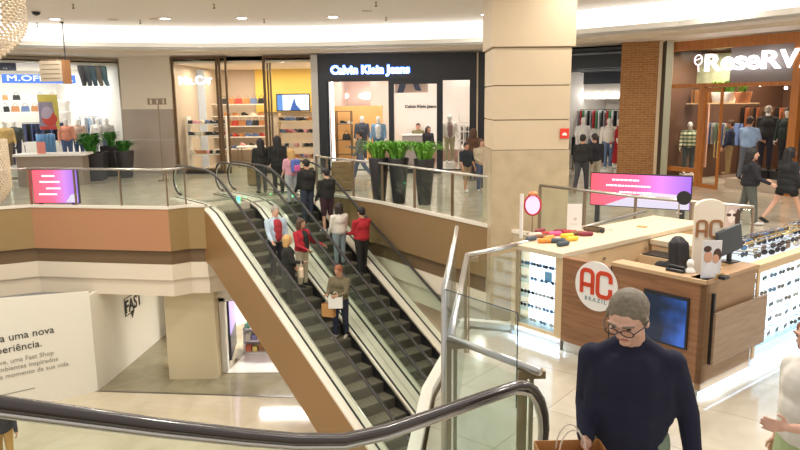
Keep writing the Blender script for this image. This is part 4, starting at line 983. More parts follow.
# left lit cabinet
o=thing('display_cabinet','pale beech display cabinet at the kiosk corner with five lit shelves of sunglasses','cabinet',K.o,K.a)
for a_ in ((0,.07,0,.45,.12,kh-.06),(XB-.10,XB,0,.45,.12,kh-.06),(.07,XB-.10,0,.45,.12,.17),(0,XB,0,.45,0,.12)):
    mb=MB(); mb.box(*a_); mb.obj('frame_panel',M_beech if a_[4]>0 else M_steel,o,bevel=.004)
mb=MB(); mb.box(0,.04,.45,2.9,.05,kh-.06); mb.obj('side_panel',M_beech,o)
mb=MB(); mb.box(.07,XB-.10,.24,.26,.17,kh-.06); mb.obj('light_panel',emis('cabinet_light_panel',(.86,.94,1),2.4),o)
zz=[.20,.36,.52,.69,.86]
for z in zz: mb=MB(); mb.box(.07,XB-.10,.02,.24,z-.022,z-.006); mb.obj('shelf',glass('blue_glass_shelf',(.80,.90,.97),.04),o)
mb=MB(); mb.box(.02,XB-.02,.0,.012,.015,.06); mb.obj('kick_light',M_lit2,o)
wn=['lowest','second','third','fourth','top']
for z,w,n,sq in zip(zz,wn,(4,5,5,4,6),((3,3,2,3),(0,2,3,2,2),(0,0,3,3,1),(3,2,2,0),(2,2,0,2,0,2))):
    for i in range(n): 
        k=sq[i%len(sq)]; p=K.w(.12+(XB-.29)*i/(n-1),.08,z+.022)
        glasses(k,p,K.a+random.uniform(-.15,.15),'%s sunglasses on the %s lit shelf of the kiosk corner cabinet'%(FN[k],w),'%s sunglasses on the %s shelf of the corner cabinet'%(FN[k],w),.8)
tag(MB().box(-.05,.05,-.005,.005,0,.12).obj('display_card',mat('sky_card',(.25,.55,.85),.4),loc=K.w(.45,.12,.70),rotz=K.a),'small sky blue card on the fourth shelf of the corner cabinet','card')
# long left counter
o=thing('counter','long pale beech counter along the left side of the kiosk','counter',K.w(0,0,0),K.a)
mb=MB(); mb.box(-.02,XB,-.02,2.95,kh-.06,kh); mb.obj('counter_top',mat('cream_laminate',(.70,.58,.41),.4),o,bevel=.006)
mb=MB(); mb.box(XB-.06,XB-.02,.45,2.95,.05,kh-.06); mb.obj('inner_panel',M_beech,o)
for y in (.75,1.6): mb=MB(); mb.tube([(XB-.01,y,.93),(XB+.01,y,.93)],.018,8); mb.obj('knob',M_steel,o)
# wood front
o=thing('kiosk','walnut kiosk front with round white logo and wide dark screen','kiosk',K.w(XB,0,0),K.a)
w1,w2=.62,KL-XB
mb=MB(); mb.box(0,w1-.01,0,.08,.12,kh-.04); mb.obj('front_panel',M_wood,o,bevel=.004)
mb=MB(); mb.box(w1,w2,0,.08,.12,kh-.02); mb.obj('front_panel',M_wood,o,bevel=.004)
mb=MB(); mb.box(w1-.012,w1+.002,.0,.07,.12,kh-.02); mb.obj('joint',M_black,o)
mb=MB(); mb.box(0.02,w2-.02,.03,.08,0,.12); mb.obj('plinth',M_steel,o)
mb=MB(); mb.box(w1,w2,-.02,.17,kh-.02,kh+.02); mb.obj('ledge',mat('pale_ledge',(.55,.36,.20),.4),o,bevel=.005)
lx,lz=K.hit(596,286.5,-.01); lx-=XB; r=.262
mb=MB(); mb.prof([(lx+math.cos(6.28318*t/40)*r,lz+math.sin(6.28318*t/40)*r) for t in range(40)],-.012,-.0); ld=mb.obj('logo_disc',mat('white_disc',(.88,.84,.80),.4),o)
M_lr=mat('logo_red',(.62,.05,.012),.4)
def strokes(mb,paths,th,y0,y1,ox,oz,s):
    for P in paths:
        P=[p for i,p in enumerate(P) if i==0 or abs(p[0]-P[i-1][0])+abs(p[1]-P[i-1][1])>1e-4]
        P=[Vector((ox+p[0]*s,oz+p[1]*s)) for p in P]
        q=[]
        for sd in(1,-1):
            n=len(P); out=[]
            for i in range(n):
                a=P[max(i-1,0)];b=P[i];c=P[min(i+1,n-1)]
                t1=(b-a) if i else (c-b); t2=(c-b) if i<n-1 else (b-a); t1.normalize();t2.normalize()
                n1=Vector((-t1.y,t1.x));n2=Vector((-t2.y,t2.x)); m=(n1+n2).normalized(); out.append(b+m*(sd*th/2/max(.5,m.dot(n1))))
            q.append(out)
        for i in range(len(P)-1): mb.prof([q[0][i],q[0][i+1],q[1][i+1],q[1][i]],y0,y1)
def arc(cx,cz,r,a0,a1,n=8): return [(cx+math.cos(R(a0+(a1-a0)*t/n))*r,cz+math.sin(R(a0+(a1-a0)*t/n))*r) for t in range(n+1)]
AC=[[(0,-.5)]+[(0,.25)]+arc(.2,.3,.2,180,90,4)+arc(.35,.3,.2,90,0,4)+[(.55,.25),(.55,-.5)],[(0,-.12),(.55,-.12)],
    [(1.42,.12)]+[(1.42,.3)]+arc(1.22,.3,.2,0,90,4)+arc(1.0,.3,.2,90,180,4)+[(.80,.3),(.80,-.3)]+arc(1.0,-.3,.2,180,270,4)+arc(1.22,-.3,.2,270,360,4)+[(1.42,-.12)]]
mb=MB(); strokes(mb,AC,.045,-.018,-.012,lx-.178,lz+.03,.25); mb.obj('logo_letters',M_lr,ld)
text('logo_word','BRAZIL',.06,mat('logo_grey',(.25,.35,.38),.4),(lx,-.014,lz-.165),0,ld,ext=.002,off=.001,sp=1.5)
sx0,sz1=K.hit(647,289,-.01); sx1,sz0=K.hit(687,342,-.01); sx0-=XB; sx1-=XB
mb=MB(); mb.box(sx0-.03,sx1,-.022,0,.42,sz1); sf=mb.obj('screen_frame',M_black,o,bevel=.004)
ms=mat('blue_black_screen',(.01,.02,.05),.12); nt=ms.node_tree; b=nt.nodes['Principled BSDF']
tc=nt.nodes.new('ShaderNodeTexCoord'); nn=nt.nodes.new('ShaderNodeTexNoise'); nn.inputs['Scale'].default_value=1.7; rp=nt.nodes.new('ShaderNodeValToRGB')
mpn=nt.nodes.new('ShaderNodeMapping'); mpn.inputs['Scale'].default_value=(1,1,1.2); sxn=nt.nodes.new('ShaderNodeSeparateXYZ'); adn=nt.nodes.new('ShaderNodeMath'); adn.operation='MULTIPLY'
nt.links.new(tc.outputs['Generated'],mpn.inputs[0]); nt.links.new(mpn.outputs[0],nn.inputs['Vector']); nt.links.new(tc.outputs['Generated'],sxn.inputs[0]); nt.links.new(sxn.outputs[0],adn.inputs[0]); nt.links.new(nn.outputs['Fac'],adn.inputs[1]); nt.links.new(adn.outputs[0],rp.inputs[0])
rp.color_ramp.elements[0].color=(.004,.006,.015,1); rp.color_ramp.elements[0].position=.2; rp.color_ramp.elements[1].color=(.03,.12,.5,1); rp.color_ramp.elements[1].position=.58
nt.links.new(rp.outputs[0],b.inputs['Emission Color']); b.inputs['Emission Strength'].default_value=.8
mb=MB(); mb.box(sx0,sx1-.02,-.026,-.021,.44,sz1-.03); mb.obj('screen',ms,sf)
# right wooden end
o=thing('kiosk_cabinet','walnut end block of the kiosk with a lighter hanging flap','kiosk',K.w(KL,0,0),K.a)
mb=MB(); mb.box(-.06,0,0,.95,.06,kh-.02); mb.obj('end_panel',wood('walnut_end',(.30,.17,.085),(.38,.235,.12),5,.4,'Y'),o,bevel=.004)
mb=MB(); mb.box(-.17,.01,0.0,.97,kh-.02,kh+.02); mb.obj('ledge',mat('walnut_ledge',(.42,.25,.13),.4),o,bevel=.005)
mb=MB(); mb.box(.03,.055,.10,1.12,.30,.80); mb.obj('flap',wood('grey_walnut',(.30,.20,.125),(.38,.26,.17),5,.4,'Y'),o,bevel=.004)
mb=MB(); mb.box(.0,.03,.10,.13,.30,.98); mb.box(.0,.03,.3,.9,.4,.7); mb.obj('flap_hinge',M_black,o)
# right long lit display
Y0=1.0; Y1=6.2
o=thing('display_case','long white lit display case along the right side of the kiosk','cabinet',K.w(KL,Y0,0),K.a)
LR=Y1-Y0
mb=MB(); mb.box(-.26,-.24,0,LR,.12,kh-.08); mb.obj('light_panel',emis('case_light_panel',(.86,.94,1),2.6),o)
mb=MB(); mb.box(-.62,0,0,LR,kh-.08,kh-.02); mb.obj('case_top',M_beech,o,bevel=.004)
mb=MB(); mb.box(-.62,0,0,LR,.06,.13); mb.obj('case_base',M_white,o)
mb=MB(); mb.box(-.02,0,0,.05,.12,kh-.08); mb.obj('case_end',M_beech,o)
mb=MB(); mb.box(-.02,.02,-1.0,LR,.0,.045); mb.obj('kick_light',M_lit2,o)
zz=[.24,.40,.56,.72,.88]
for z in zz: mb=MB(); mb.box(-.24,-.02,.03,LR,z-.02,z-.005); mb.obj('shelf',glass('blue_glass_shelf'),o)
mb=MB(); mb.box(-.012,-.006,.05,LR,.13,kh-.08); mb.obj('front_glass',M_glass2,o)
for z,w in zip(zz,wn):
    for i in range(14):
        k=random.choice((0,0,2,3,1)); p=K.w(KL-.09,Y0+.15+.20*i,z+.02)
        glasses(k,p,K.a+R(90)+random.uniform(-.3,.3),'%s sunglasses on the %s shelf of the long lit kiosk case'%(FN[k],w),'%s sunglasses on the %s shelf of the long case'%(FN[k],w),.95)
# case top: glass trays of sunglasses
o=thing('counter','glass topped kiosk counter crowded with sunglasses on the right','counter',K.w(KL-.66,1.0,0),K.a)
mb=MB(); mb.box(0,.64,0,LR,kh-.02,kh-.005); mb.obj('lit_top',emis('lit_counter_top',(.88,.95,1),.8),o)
mb=MB(); mb.box(.0,.03,0,LR,0,kh-.02); mb.obj('back_panel',M_beech,o)
mb=MB(); mb.box(.56,.67,0,LR,kh-.018,kh+.012); mb.obj('edge_strip',M_beech,o,bevel=.004)
for j in range(4):
    for i in range(15):
        k=random.choice((0,0,0,1,2,3)); x=KL-.56+.145*j+random.uniform(-.02,.02); y=1.25+.235*i
        if i<1 and j<2: continue
        glasses(k,K.w(x,y,kh+.035+.012*(j%2)),K.a+R(80)+random.uniform(-.5,.5),'%s sunglasses lying in crowded rows on the right kiosk counter, %s'%(FN[k],('row nearest the seller','second row','third row','row nearest the front edge')[j]),'%s sunglasses on the counter, row %d'%(FN[k],j),1.15)
for j in range(3):
    y=2.0+1.1*j
    o=thing('sunglasses_riser','gold wire riser %s on the crowded right kiosk counter'%('nearest the monitor','in the middle','farthest back')[j],'stand',K.w(KL-.38,y,kh),K.a)
    mb=MB()
    for zz_ in (.07,.14): mb.tube([(-.1+zz_,-.4,zz_),(-.1+zz_,.4,zz_)],.008,6)
    for s in(-.38,.38): mb.tube([(-.15,s,0),(.08,s,.16)],.008,6)
    mb.obj('frame',M_gold,o)
    for i in range(7): 
        k=(i+j)%3; glasses(k,K.w(KL-.34,y-.36+.12*i,kh+.15),K.a+R(90),'%s sunglasses hooked on the gold riser %s'%(FN[k],('nearest the monitor','in the middle','farthest back')[j]),'%s sunglasses on gold riser %d'%(FN[k],j),1.1)
for (x_,y_,s_,p_) in ((XB/2,-.06,XB*.9,3),(KL+.06,1.5,3.0,4),(KL+.06,4.4,2.5,3)):
    q=K.w(x_,y_,.10); area('kiosk_strip_light',q,s_,p_,(.50,.72,1),(R(35),0,K.a+(0 if y_<0 else R(90))),'RECTANGLE',.04)
# inner back counters and drawers
o=thing('counter','pale rear counter with an open drawer inside the kiosk','counter',K.w(.76,1.68,0),K.a)
mb=MB(); mb.box(0,.95,0,.6,.0,.98); mb.obj('body',M_beech,o,bevel=.004)
mb=MB(); mb.box(-.01,.96,-.02,.62,.98,1.04); mb.obj('counter_top',mat('cream_laminate',(.80,.66,.45)),o)
mb=MB(); mb.box(.03,.60,-.32,-.02,.66,.90); mb.box(.05,.58,-.30,-.03,.9,.902); dr=mb.obj('drawer',M_beech,o)
mb=MB(); mb.box(.06,.57,-.30,-.03,.88,.915); mb.obj('drawer_contents',M_black,dr)
mb=MB(); mb.tube([(.5,-.33,.78),(.5,-.35,.78)],.02,8); mb.obj('knob',M_steel,dr)
mb=MB(); mb.box(.64,.93,-.02,0,.5,.95); mb.obj('door',M_beech,o)
p=G(660,228,1.03)
# seated seller comes with the people
# arch totem
ax=hitY(708,262,8.6)
p=G(706,262,1.1); q=K.loc(p)
T=Frame((p.x,p.y),-4)
o=thing('logo_totem','cream rounded kiosk totem with brown AC letters','sign',(p.x,p.y,0),T.a)
zt=hitY(708,199,p.y).z; hw=(hitY(722,230,p.y).x-hitY(694,230,p.y).x)/2
mb=MB(); mb.prof([(-hw,.4)]+[(-math.cos(math.pi*t/14)*hw,zt-hw*.55+math.sin(math.pi*t/14)*hw*.55) for t in range(15)]+[(hw,.4)],-.03,.03); mb.obj('panel',M_cream,o,bevel=.006)
mb=MB(); strokes(mb,AC,.026,-.04,-.03,-.12,zt-.30,.165); mb.obj('letters',mat('logo_brown',(.33,.15,.06),.4),o)
# monitor
p=G(728,262,1.1); 
o=thing('monitor','black flat monitor seen from behind on the kiosk counter','monitor',(p.x+.02,p.y,kh),R(25))
mb=MB(); mb.box(-.15,.18,-.02,.02,.10,.36,Matrix.Rotation(R(-12),4,'Y')); mb.obj('screen_back',mat('charcoal_plastic',(.07,.08,.09),.5),o,bevel=.008)
mb=MB(); mb.box(-.02,.02,0,.03,0,.15); mb.box(-.08,.08,-.06,.08,0,.012); mb.obj('stand',M_black,o)
# photo stand
p=G(712,278,kh+.02); s_=p.y
x0=hitY(700,279,s_).x; x1=hitY(720,279,s_).x; zt=hitY(710,241.5,s_).z; zb=hitY(710,279,s_).z
o=thing('photo_stand','white photo card of a couple in glasses on the kiosk corner','photo',((x0+x1)/2,s_,kh+.02),R(6))
w=(x1-x0)/2; h=zt-zb
mb=MB(); mb.box(-w,w,-.004,.004,0,h); mb.obj('card',mat('photo_card',(.74,.72,.74),.4),o)
mb=MB(); mb.ell((-.035,-.006,h*.57),(.042,.003,.055)); mb.ell((.04,-.006,h*.52),(.032,.003,.045)); mb.obj('printed_faces',mat('print_skin',(.66,.36,.24),.6),o)
mb=MB(); mb.ell((-.045,-.007,h*.78),(.038,.003,.03)); mb.ell((.052,-.005,h*.62),(.04,.0025,.06)); mb.obj('printed_hair',mat('print_hair',(.08,.04,.03),.6),o)
mb=MB(); mb.prof([(-w*.9,.01),(w*.8,.01),(w*.6,h*.38),(-w*.5,h*.42)],-.006,-.004); mb.obj('printed_shirt',mat('print_shirt',(.80,.80,.84),.6),o)
# small things on the ledge
p=G(690,273,kh+.02)
o=thing('figurine','small white bust figurine beside the photo card','figurine',p)
mb=MB(); mb.ell((0,0,.09),(.035,.03,.045)); mb.lathe([(.045,0),(.05,.02),(.025,.05),(.02,.06)],12); mb.obj('bust',M_white,o,smooth=True)
p=G(676,271.5,kh+.02)
o=thing('telephone','black desk phone lying on the kiosk ledge','telephone',p,K.a)
mb=MB(); mb.box(-.09,.09,-.04,.04,0,.03); mb.obj('body',M_black,o,bevel=.008); mb=MB(); mb.cap((-.07,0,.045),(.07,0,.045),.018,.018); mb.obj('handset',M_black,o)
p=G(724,279,kh+.02)
o=thing('card_reader','small dark card reader with gold tray right of the photo card','card reader',p,K.a)
mb=MB(); mb.box(-.03,.03,-.05,.05,0,.03); mb.obj('body',M_black,o,bevel=.005); mb=MB(); mb.box(-.05,-.032,-.05,.05,0,.04); mb.obj('tray',M_gold,o)
# pink oval mirror
p=G(532,234,kh); p2=hitY(531,205,p.y)
o=thing('mirror','oval mirror with red rim glowing pink on a thin stand','mirror',p,R(-8))
zc=p2.z-kh
mb=MB(); mb.tube([(math.cos(6.283*t/20)*.10,0,zc+math.sin(6.283*t/20)*.125) for t in range(20)],.014,6,closed=True); mb.obj('rim',mat('rim_red',(.5,.04,.04),.3),o,smooth=True)
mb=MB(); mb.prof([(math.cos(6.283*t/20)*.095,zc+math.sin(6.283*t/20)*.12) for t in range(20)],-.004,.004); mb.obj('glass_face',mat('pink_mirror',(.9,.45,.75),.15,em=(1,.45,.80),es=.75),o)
mb=MB(); mb.tube([(0,0,.01),(0,0,zc-.12)],.008,6); mb.lathe([(.07,0),(.07,.01),(.01,.015)],12); mb.obj('stand',M_bronze,o)
mb=MB(); mb.ell((0,.0,zc+.14),(.06,.05,.03)); mb.obj('flower_top',mat('rim_orange',(.7,.25,.1),.5),o)
# white acrylic post & sign card
p=G(521,238,kh)
o=thing('acrylic_panel','tall narrow white acrylic panel at the kiosk counter corner','panel',p,K.a)
h=hitY(521,194,p.y).z-kh
mb=MB(); mb.box(-.02,.02,-.01,.01,0,h); mb.obj('panel',mat('white_acrylic',(.85,.8,.75),.3),o)
p=G(574,231,kh); h=hitY(572,204,p.y).z-kh
o=thing('sign_card','white table card standing on the left kiosk counter','sign',p,R(-6))
mb=MB(); mb.box(-.09,.09,-.004,.004,0,h); mb.obj('card',M_white,o)
mb=MB(); mb.box(-.05,.05,-.006,-.004,h*.25,h*.27); mb.ell((0.01,-.005,h*.45),(.02,.002,.02)); mb.obj('printed_mark',mat('pale_print',(.6,.58,.56),.5),o)
# round black mirror
p=G(683,214,kh); zc=hitY(683,200,p.y).z-kh
o=thing('mirror','small round black mirror on a stand at the kiosk rear','mirror',p,R(-20))
mb=MB(); mb.prof([(math.cos(6.283*t/20)*.10,zc+.03+math.sin(6.283*t/20)*.10) for t in range(20)],-.015,.015); mb.obj('disc',M_black,o)
mb=MB(); mb.tube([(-.06,0,0),(-.06,0,zc)],.012,6); mb.lathe([(.05,0),(.05,.01)],10,c=(-.06,0,0)); mb.obj('stand',M_steel,o)
# poster card of a woman in sunglasses
p=G(731,232,kh); s_=p.y; x0=hitY(725,230,s_).x; x1=hitY(738,230,s_).x; h=hitY(731,206,s_).z-kh
o=thing('photo_stand','upright photo card of a face in dark sunglasses behind the totem','photo',p,R(-8))
w=(x1-x0)/2
mb=MB(); mb.box(-w,w,-.004,.004,0,h); mb.obj('card',mat('card_grey_pink',(.62,.50,.45),.5),o)
mb=MB(); mb.ell((-.01,-.006,h*.6),(w*.55,.003,h*.26)); mb.obj('printed_face',mat('print_face_pale',(.85,.75,.7),.5),o)
mb=MB(); mb.ell((-.04,-.008,h*.66),(.03,.003,.02)); mb.ell((.03,-.008,h*.66),(.03,.003,.02)); mb.ell((w*.8,-.006,h*.5),(.03,.003,h*.4)); mb.obj('printed_hair',mat('print_hair',(.08,.04,.03)),o)
# spectacle cases on the left counter
cc=[('maroon',(.25,.03,.05)),('orange',(.80,.30,.05)),('slate',(.06,.08,.10)),('cream',(.75,.60,.50)),('pink',(.75,.10,.25)),('yellow',(.85,.55,.05)),('dark red',(.45,.04,.03)),('brown',(.22,.10,.05))]
pts_=[(531,241,2,'front left'),(535,237,3,'left'),(545,243,1,'front'),(549,240,1,'centre front'),(563,246,2,'front right'),(558,243,2,'right front'),(572,241,5,'right'),(567,238,5,'far right'),(555,236,4,'centre'),(560,233.5,0,'rear centre'),(547,236,6,'centre left'),(570,234.5,6,'rear right'),(577,235.5,7,'rear far right'),(541,239,7,'inner left'),(540,233,0,'rear left'),(586,236,0,'lone rightmost')]
PC=None
for px,py,k,w in pts_:
    p=G(px,py,kh+.0); 
    mb=MB(); mb.cap((-.06,0,.028),(.06,0,.028),.03,.03,8)
    o=mb.obj('spectacle_case',mat('case_'+cc[k][0].replace(' ','_'),cc[k][1],.6),loc=p,rotz=K.a+R(70)+random.uniform(-.4,.4),smooth=True)
    tag(o,'%s spectacle case in the colourful pile on the left kiosk counter, %s'%(cc[k][0],w),'case')
p=G(594,231,kh)
o=thing('tray','dark wooden tray near the middle of the left kiosk counter','tray',p,K.a)
mb=MB(); mb.box(-.11,.11,-.07,.07,0,.02)
for a_ in ((-.11,.11,-.07,-.06),(-.11,.11,.06,.07),(-.11,-.10,-.07,.07),(.10,.11,-.07,.07)): mb.box(*a_,.0,.05)
mb.obj('tray_body',mat('dark_olive_wood',(.16,.11,.06),.5),o)
glasses(0,K.loc(p) and p+Vector((.03,-.12,.03)),K.a,'black sunglasses beside the dark wooden tray','black sunglasses by the tray',1.2)
p=G(642,227,kh)
tag(MB().box(-.06,.06,-.04,.04,0,.012).obj('notebook',mat('orange_paper',(.75,.30,.08),.6),loc=p,rotz=K.a+.3),'orange notebook on the far end of the left kiosk counter','notebook')
# ================================================================= PEOPLE
SK=[mat('skin_light',(.72,.42,.30),.5),mat('skin_tan',(.52,.28,.18),.5),mat('mannequin_white',(.85,.82,.78),.35)]
HC={'black':(.012,.010,.012),'brown':(.08,.04,.02),'blonde':(.55,.33,.12),'grey':(.32,.28,.24),'salt':(.21,.17,.12),'red':(.28,.09,.04),'dark':(.03,.02,.018)}
BAKE=[]
def rm(mb,name,m,parent=None,vox=.014,loc=None,rotz=0,sm=4,sc=1):
    o=mb.obj(name,m,parent,loc,rotz,smooth=True)
    r=o.modifiers.new('r','REMESH'); r.mode='VOXEL'; r.voxel_size=vox; r.use_smooth_shade=True
    s=o.modifiers.new('s','SMOOTH'); s.factor=.5; s.iterations=sm
    BAKE.append(o); return o
def person(label,loc,face,h=1.70,skin=0,top=(.1,.1,.1),bot=(.05,.05,.08),shoe=(.03,.03,.03),hair='dark',style='short',armR=(8,6,20,0),armL=(8,6,20,0),legR=(0,0),legL=(0,0),lean=0,head=(0,0),sleeve=1,leglen=1,vox=.016,build=1.12,hem=.86,inner=None,skirt=None,name='person',cat='person',glasses_=False,seat=False,beard=False,group=None,detail=False):
    """face: world angle of looking direction in degrees; arms = (forward, outward, elbow bend, inward turn)"""
    K_=h/1.75; V=Vector
    ank=[]
    def leg(s,a,b):
        a,b=R(a),R(b); hip=V((s*.09,0,.93)); kn=hip+V((s*.012,math.sin(a),-math.cos(a)))*.43
        d=V((0,math.sin(a-b),-math.cos(a-b))); an=kn+d*.42
        f=V((s*.15,math.cos(a-b),math.sin(a-b)*1.0)).normalized()
        return hip,kn,an,f
    LR_=[leg(1,*legR),leg(-1,*legL)]
    zmin=min(l[2].z for l in LR_); dz=.075-zmin if not seat else 0
    O=V((0,0,dz)); LR_=[(a+O,b+O,c+O,f) for a,b,c,f in LR_]
    piv=V((0,0,.95+dz)); ML=Matrix.Rotation(R(-lean),4,'X')
    def Lp(p): return piv+ML@(V(p)+O-piv)
    nb=V((0,-.012,1.47)); hc=V((0,.012,1.625))
    MH=Matrix.Rotation(R(head[1]),4,'Z')@Matrix.Rotation(R(-head[0]),4,'X')
    def Hp(p): return Lp(nb+MH@(V(p)-nb))
    Rh=(ML@MH).to_3x3().to_4x4()
    arms=[]
    for s,(f,ab,e,tw) in ((1,armR),(-1,armL)):
        sh=V((s*(.166 if detail else .172*min(build,1.06)),-.01,1.362 if detail else 1.385)); f_,ab_,e_,tw_=R(f),R(ab),R(e),R(tw)
        d1=V((s*math.sin(ab_),math.sin(f_)*math.cos(ab_),-math.cos(f_)*math.cos(ab_)))
        f2=f_+e_; d2=V((s*(math.sin(ab_)*.5-math.sin(tw_)),math.sin(f2),-math.cos(f2))); d2.normalize()
        el=sh+d1*.29; wr=el+d2*.245
        arms.append((Lp(sh),Lp(el),Lp(wr),(ML.to_3x3()@d2).normalized(),s))
    S_=Matrix.Scale(K_,4); vx=vox
    def fin(mb): bmesh.ops.transform(mb.b,matrix=S_,verts=mb.b.verts[:]); return mb
    fat=build
    # ----- body
    mb=MB(); 
    mb.ell(Hp(hc+V((0,0,.018))),(.076,.096,.100),Rh); mb.ell(Hp(hc+V((0,.024,-.050))),(.058,.062,.066),Rh)
    mb.ell(Hp(hc+V((0,.066,-.098))),(.026,.020,.018),Rh)
    mb.cap(Hp(hc+V((0,.094,.014))),Hp(hc+V((0,.108,-.024))),.008,.013,6)
    for s in(-1,1):
        mb.ell(Hp(hc+V((s*.079,-.002,-.01))),(.010,.020,.032),Rh,8,6)
    if detail:
        for s in(-1,1):
            mb.cap(Hp(hc+V((s*.012,.100,.030))),Hp(hc+V((s*.055,.082,.032))),.010,.009,6); mb.ell(Hp(hc+V((s*.045,.058,-.03))),(.024,.022,.024),Rh,8,6)
        mb.cap(Hp(hc+V((-.020,.082,-.056))),Hp(hc+V((.020,.082,-.056))),.007,.007,6)
        mb.cap(Hp(hc+V((-.016,.080,-.067))),Hp(hc+V((.016,.080,-.067))),.008,.008,6)
    mb.cap(Lp(nb-V((0,.01,.04))),Hp(hc+V((0,-.02,-.04))),.062,.056)
    mb.cap(Lp((0,0,1.0)),Lp((0,0,1.3)),.11,.12); mb.cap(Lp((-.10,-.01,1.36)),Lp((.10,-.01,1.36)),.05,.05)
    for sh,el,wr,d,s in arms:
        mb.cap(sh,el,.046,.036); mb.cap(el,wr,.036,.025)
        # hand
        side=V((0,0,1)).cross(d); 
        if side.length<.2: side=V((1,0,0))
        side.normalize(); nrm=d.cross(side)
        # palm faces the body: width along forward direction
        wdt=V((0,1,0))-d*V((0,1,0)).dot(d)
        if wdt.length<.3: wdt=V((0,0,1))-d*d.z
        wdt.normalize(); th=d.cross(wdt).normalized()
        inn=th*(-s if th.x*1>0 else s); 
        inn=th if th.x*s<0 else -th
        fr=.0095 if detail else .011
        mb.cap(wr,wr+d*.04,.024,.026,8)
        for i in range(4):
            o_=wdt*(.030-.020*i); L_=(.034,.040,.038,.030)[i]; b0=wr+d*.035+o_*.7; k1=wr+d*.088+o_*1.05; k2=k1+(d*.8+inn*.5).normalized()*L_; k3=k2+(d*.45+inn*.8).normalized()*L_*.75
            mb.cap(b0,k1,.0125,fr,6); mb.cap(k1,k2,fr,fr*.92,6); mb.cap(k2,k3,fr*.92,fr*.8,6)
        t0=wr+d*.02+wdt*.022; t1=t0+(d*.6+wdt*.8).normalized()*.042; t2=t1+(d*.9+wdt*.25+inn*.3).normalized()*.034
        mb.cap(t0,t1,.014,.011,6); mb.cap(t1,t2,.011,.009,6)
    for hip,kn,an,f in LR_:
        mb.cap(hip,kn,.075,.048); mb.cap(kn,an,.048,.033); mb.cap(an+V((0,0,-.03)),an+f*.12+V((0,0,-.045)),.034,.026)
    body=rm(fin(mb),name,SK[skin],None,vx*.45 if detail else vx*.72,loc,R(face-90),3)
    tag(body,label,cat,group)
    # ----- trousers / skirt
    if bot is not None:
        mb=MB(); 
        mb.ell(Lp((0,-.005,.96)),(.160*min(fat,1.1),.118*min(fat,1.1),.13))
        for hip,kn,an,f in LR_:
            kk=leglen
            mb.cap(hip,kn if kk>=.5 else hip+(kn-hip)*kk*2,.097*min(fat,1.1),.070 if kk>=.5 else .085)
            if kk>.5: e=kn+(an-kn)*min(1,(kk-.5)*2)*.96; mb.cap(kn,e,.070,.056)
        if skirt: mb.lathe([(.15,.0),(.17,-.1),(.20,-skirt),(.1,-skirt)],16,c=Lp((0,0,1.0)),sy=.8)
        rm(fin(mb),'skirt' if skirt else ('shorts' if leglen<.6 else 'trousers'),cloth(bot),body,vx,sm=4)
    # ----- top
    mb=MB(); bw=fat
    mb.ell(Lp((0,0,1.28)),(.178*bw,.130*bw,.17)); mb.ell(Lp((0,.012*fat,1.12)),(.168*bw,.128*bw,.17)); mb.ell(Lp((0,.0,hem+.12)),(.178*bw,.135*bw,.13)); mb.ell(Lp((0,.006,hem*.5+.62)),(.172*bw,.132*bw,.16))
    bs=min(bw,1.06); mb.cap(Lp((-.13*bs,-.012,1.365-.02*detail)),Lp((.13*bs,-.012,1.365-.02*detail)),.070,.070); mb.cap(Lp((0,-.015,1.38)),Lp((0,-.018,1.475)),.085,.062)
    for s in(-1,1): mb.cap(Lp((s*.15*bs,-.012,1.375-.025*detail)),Lp((s*.02,-.018,1.450)),.056,.055); mb.cap(Lp((s*.11*bs,0,1.30)),Lp((s*.12*bw,0,1.08)),.085,.075)
    for sh,el,wr,d,s in arms:
        if sleeve>.5: mb.cap(sh,el,.066*min(bw,1.12),.052); e=el+(wr-el)*min(1,(sleeve-.5)*2)*.97; mb.cap(el,e,.052,.041)
        elif sleeve>0: mb.cap(sh,sh+(el-sh)*sleeve*2,.068,.062)
    if skirt and bot is None: mb.lathe([(.13,.0),(.17,-.15),(.24,-skirt),(.1,-skirt)],16,c=Lp((0,0,1.1)),sy=.8)
    topo=rm(fin(mb),'dress' if bot is None else 'top',cloth(top),body,vx*.8 if detail else vx,sm=5)
    if inner:
        mb=MB(); mb.ell(Lp((0,.05,1.28)),(.115*bw,.105*bw,.17)); mb.ell(Lp((0,.058,1.05)),(.105*bw,.105*bw,.18)); mb.ell(Lp((0,.06,1.17)),(.105*bw,.105*bw,.17)); rm(fin(mb),'inner_shirt',cloth(inner),topo,vx,sm=3)
    # ----- shoes
    for hip,kn,an,f in LR_:
        mb=MB(); mb.cap(an+V((0,0,-.028))-f*.03,an+f*.135+V((0,0,-.042)),.043,.034); rm(fin(mb),'shoe',cloth(shoe),body,vx*.8,sm=2)
    # ----- hair
    if style!='bald':
        mb=MB()
        mb.ell(Hp(hc+V((0,-.020 if detail else -.012,.050 if detail else .046))),(.087,.102,.096),Rh); mb.ell(Hp(hc+V((0,-.045,.0))),(.078,.070,.085),Rh)
        if style=='short' :
            for s in(-1,1): mb.cap(Hp(hc+V((s*.074,.020,.045))),Hp(hc+V((s*.077,.012,-.008))),.016,.011,8)
            for t in range(0): a_=-.9+t*.3; mb.cap(Hp(hc+V((math.sin(a_)*.062,.045+math.cos(a_)*.012,.105))),Hp(hc+V((math.sin(a_)*.076,.055+math.cos(a_)*.030,.078+.010*(t%2)))),.026,.012,8)
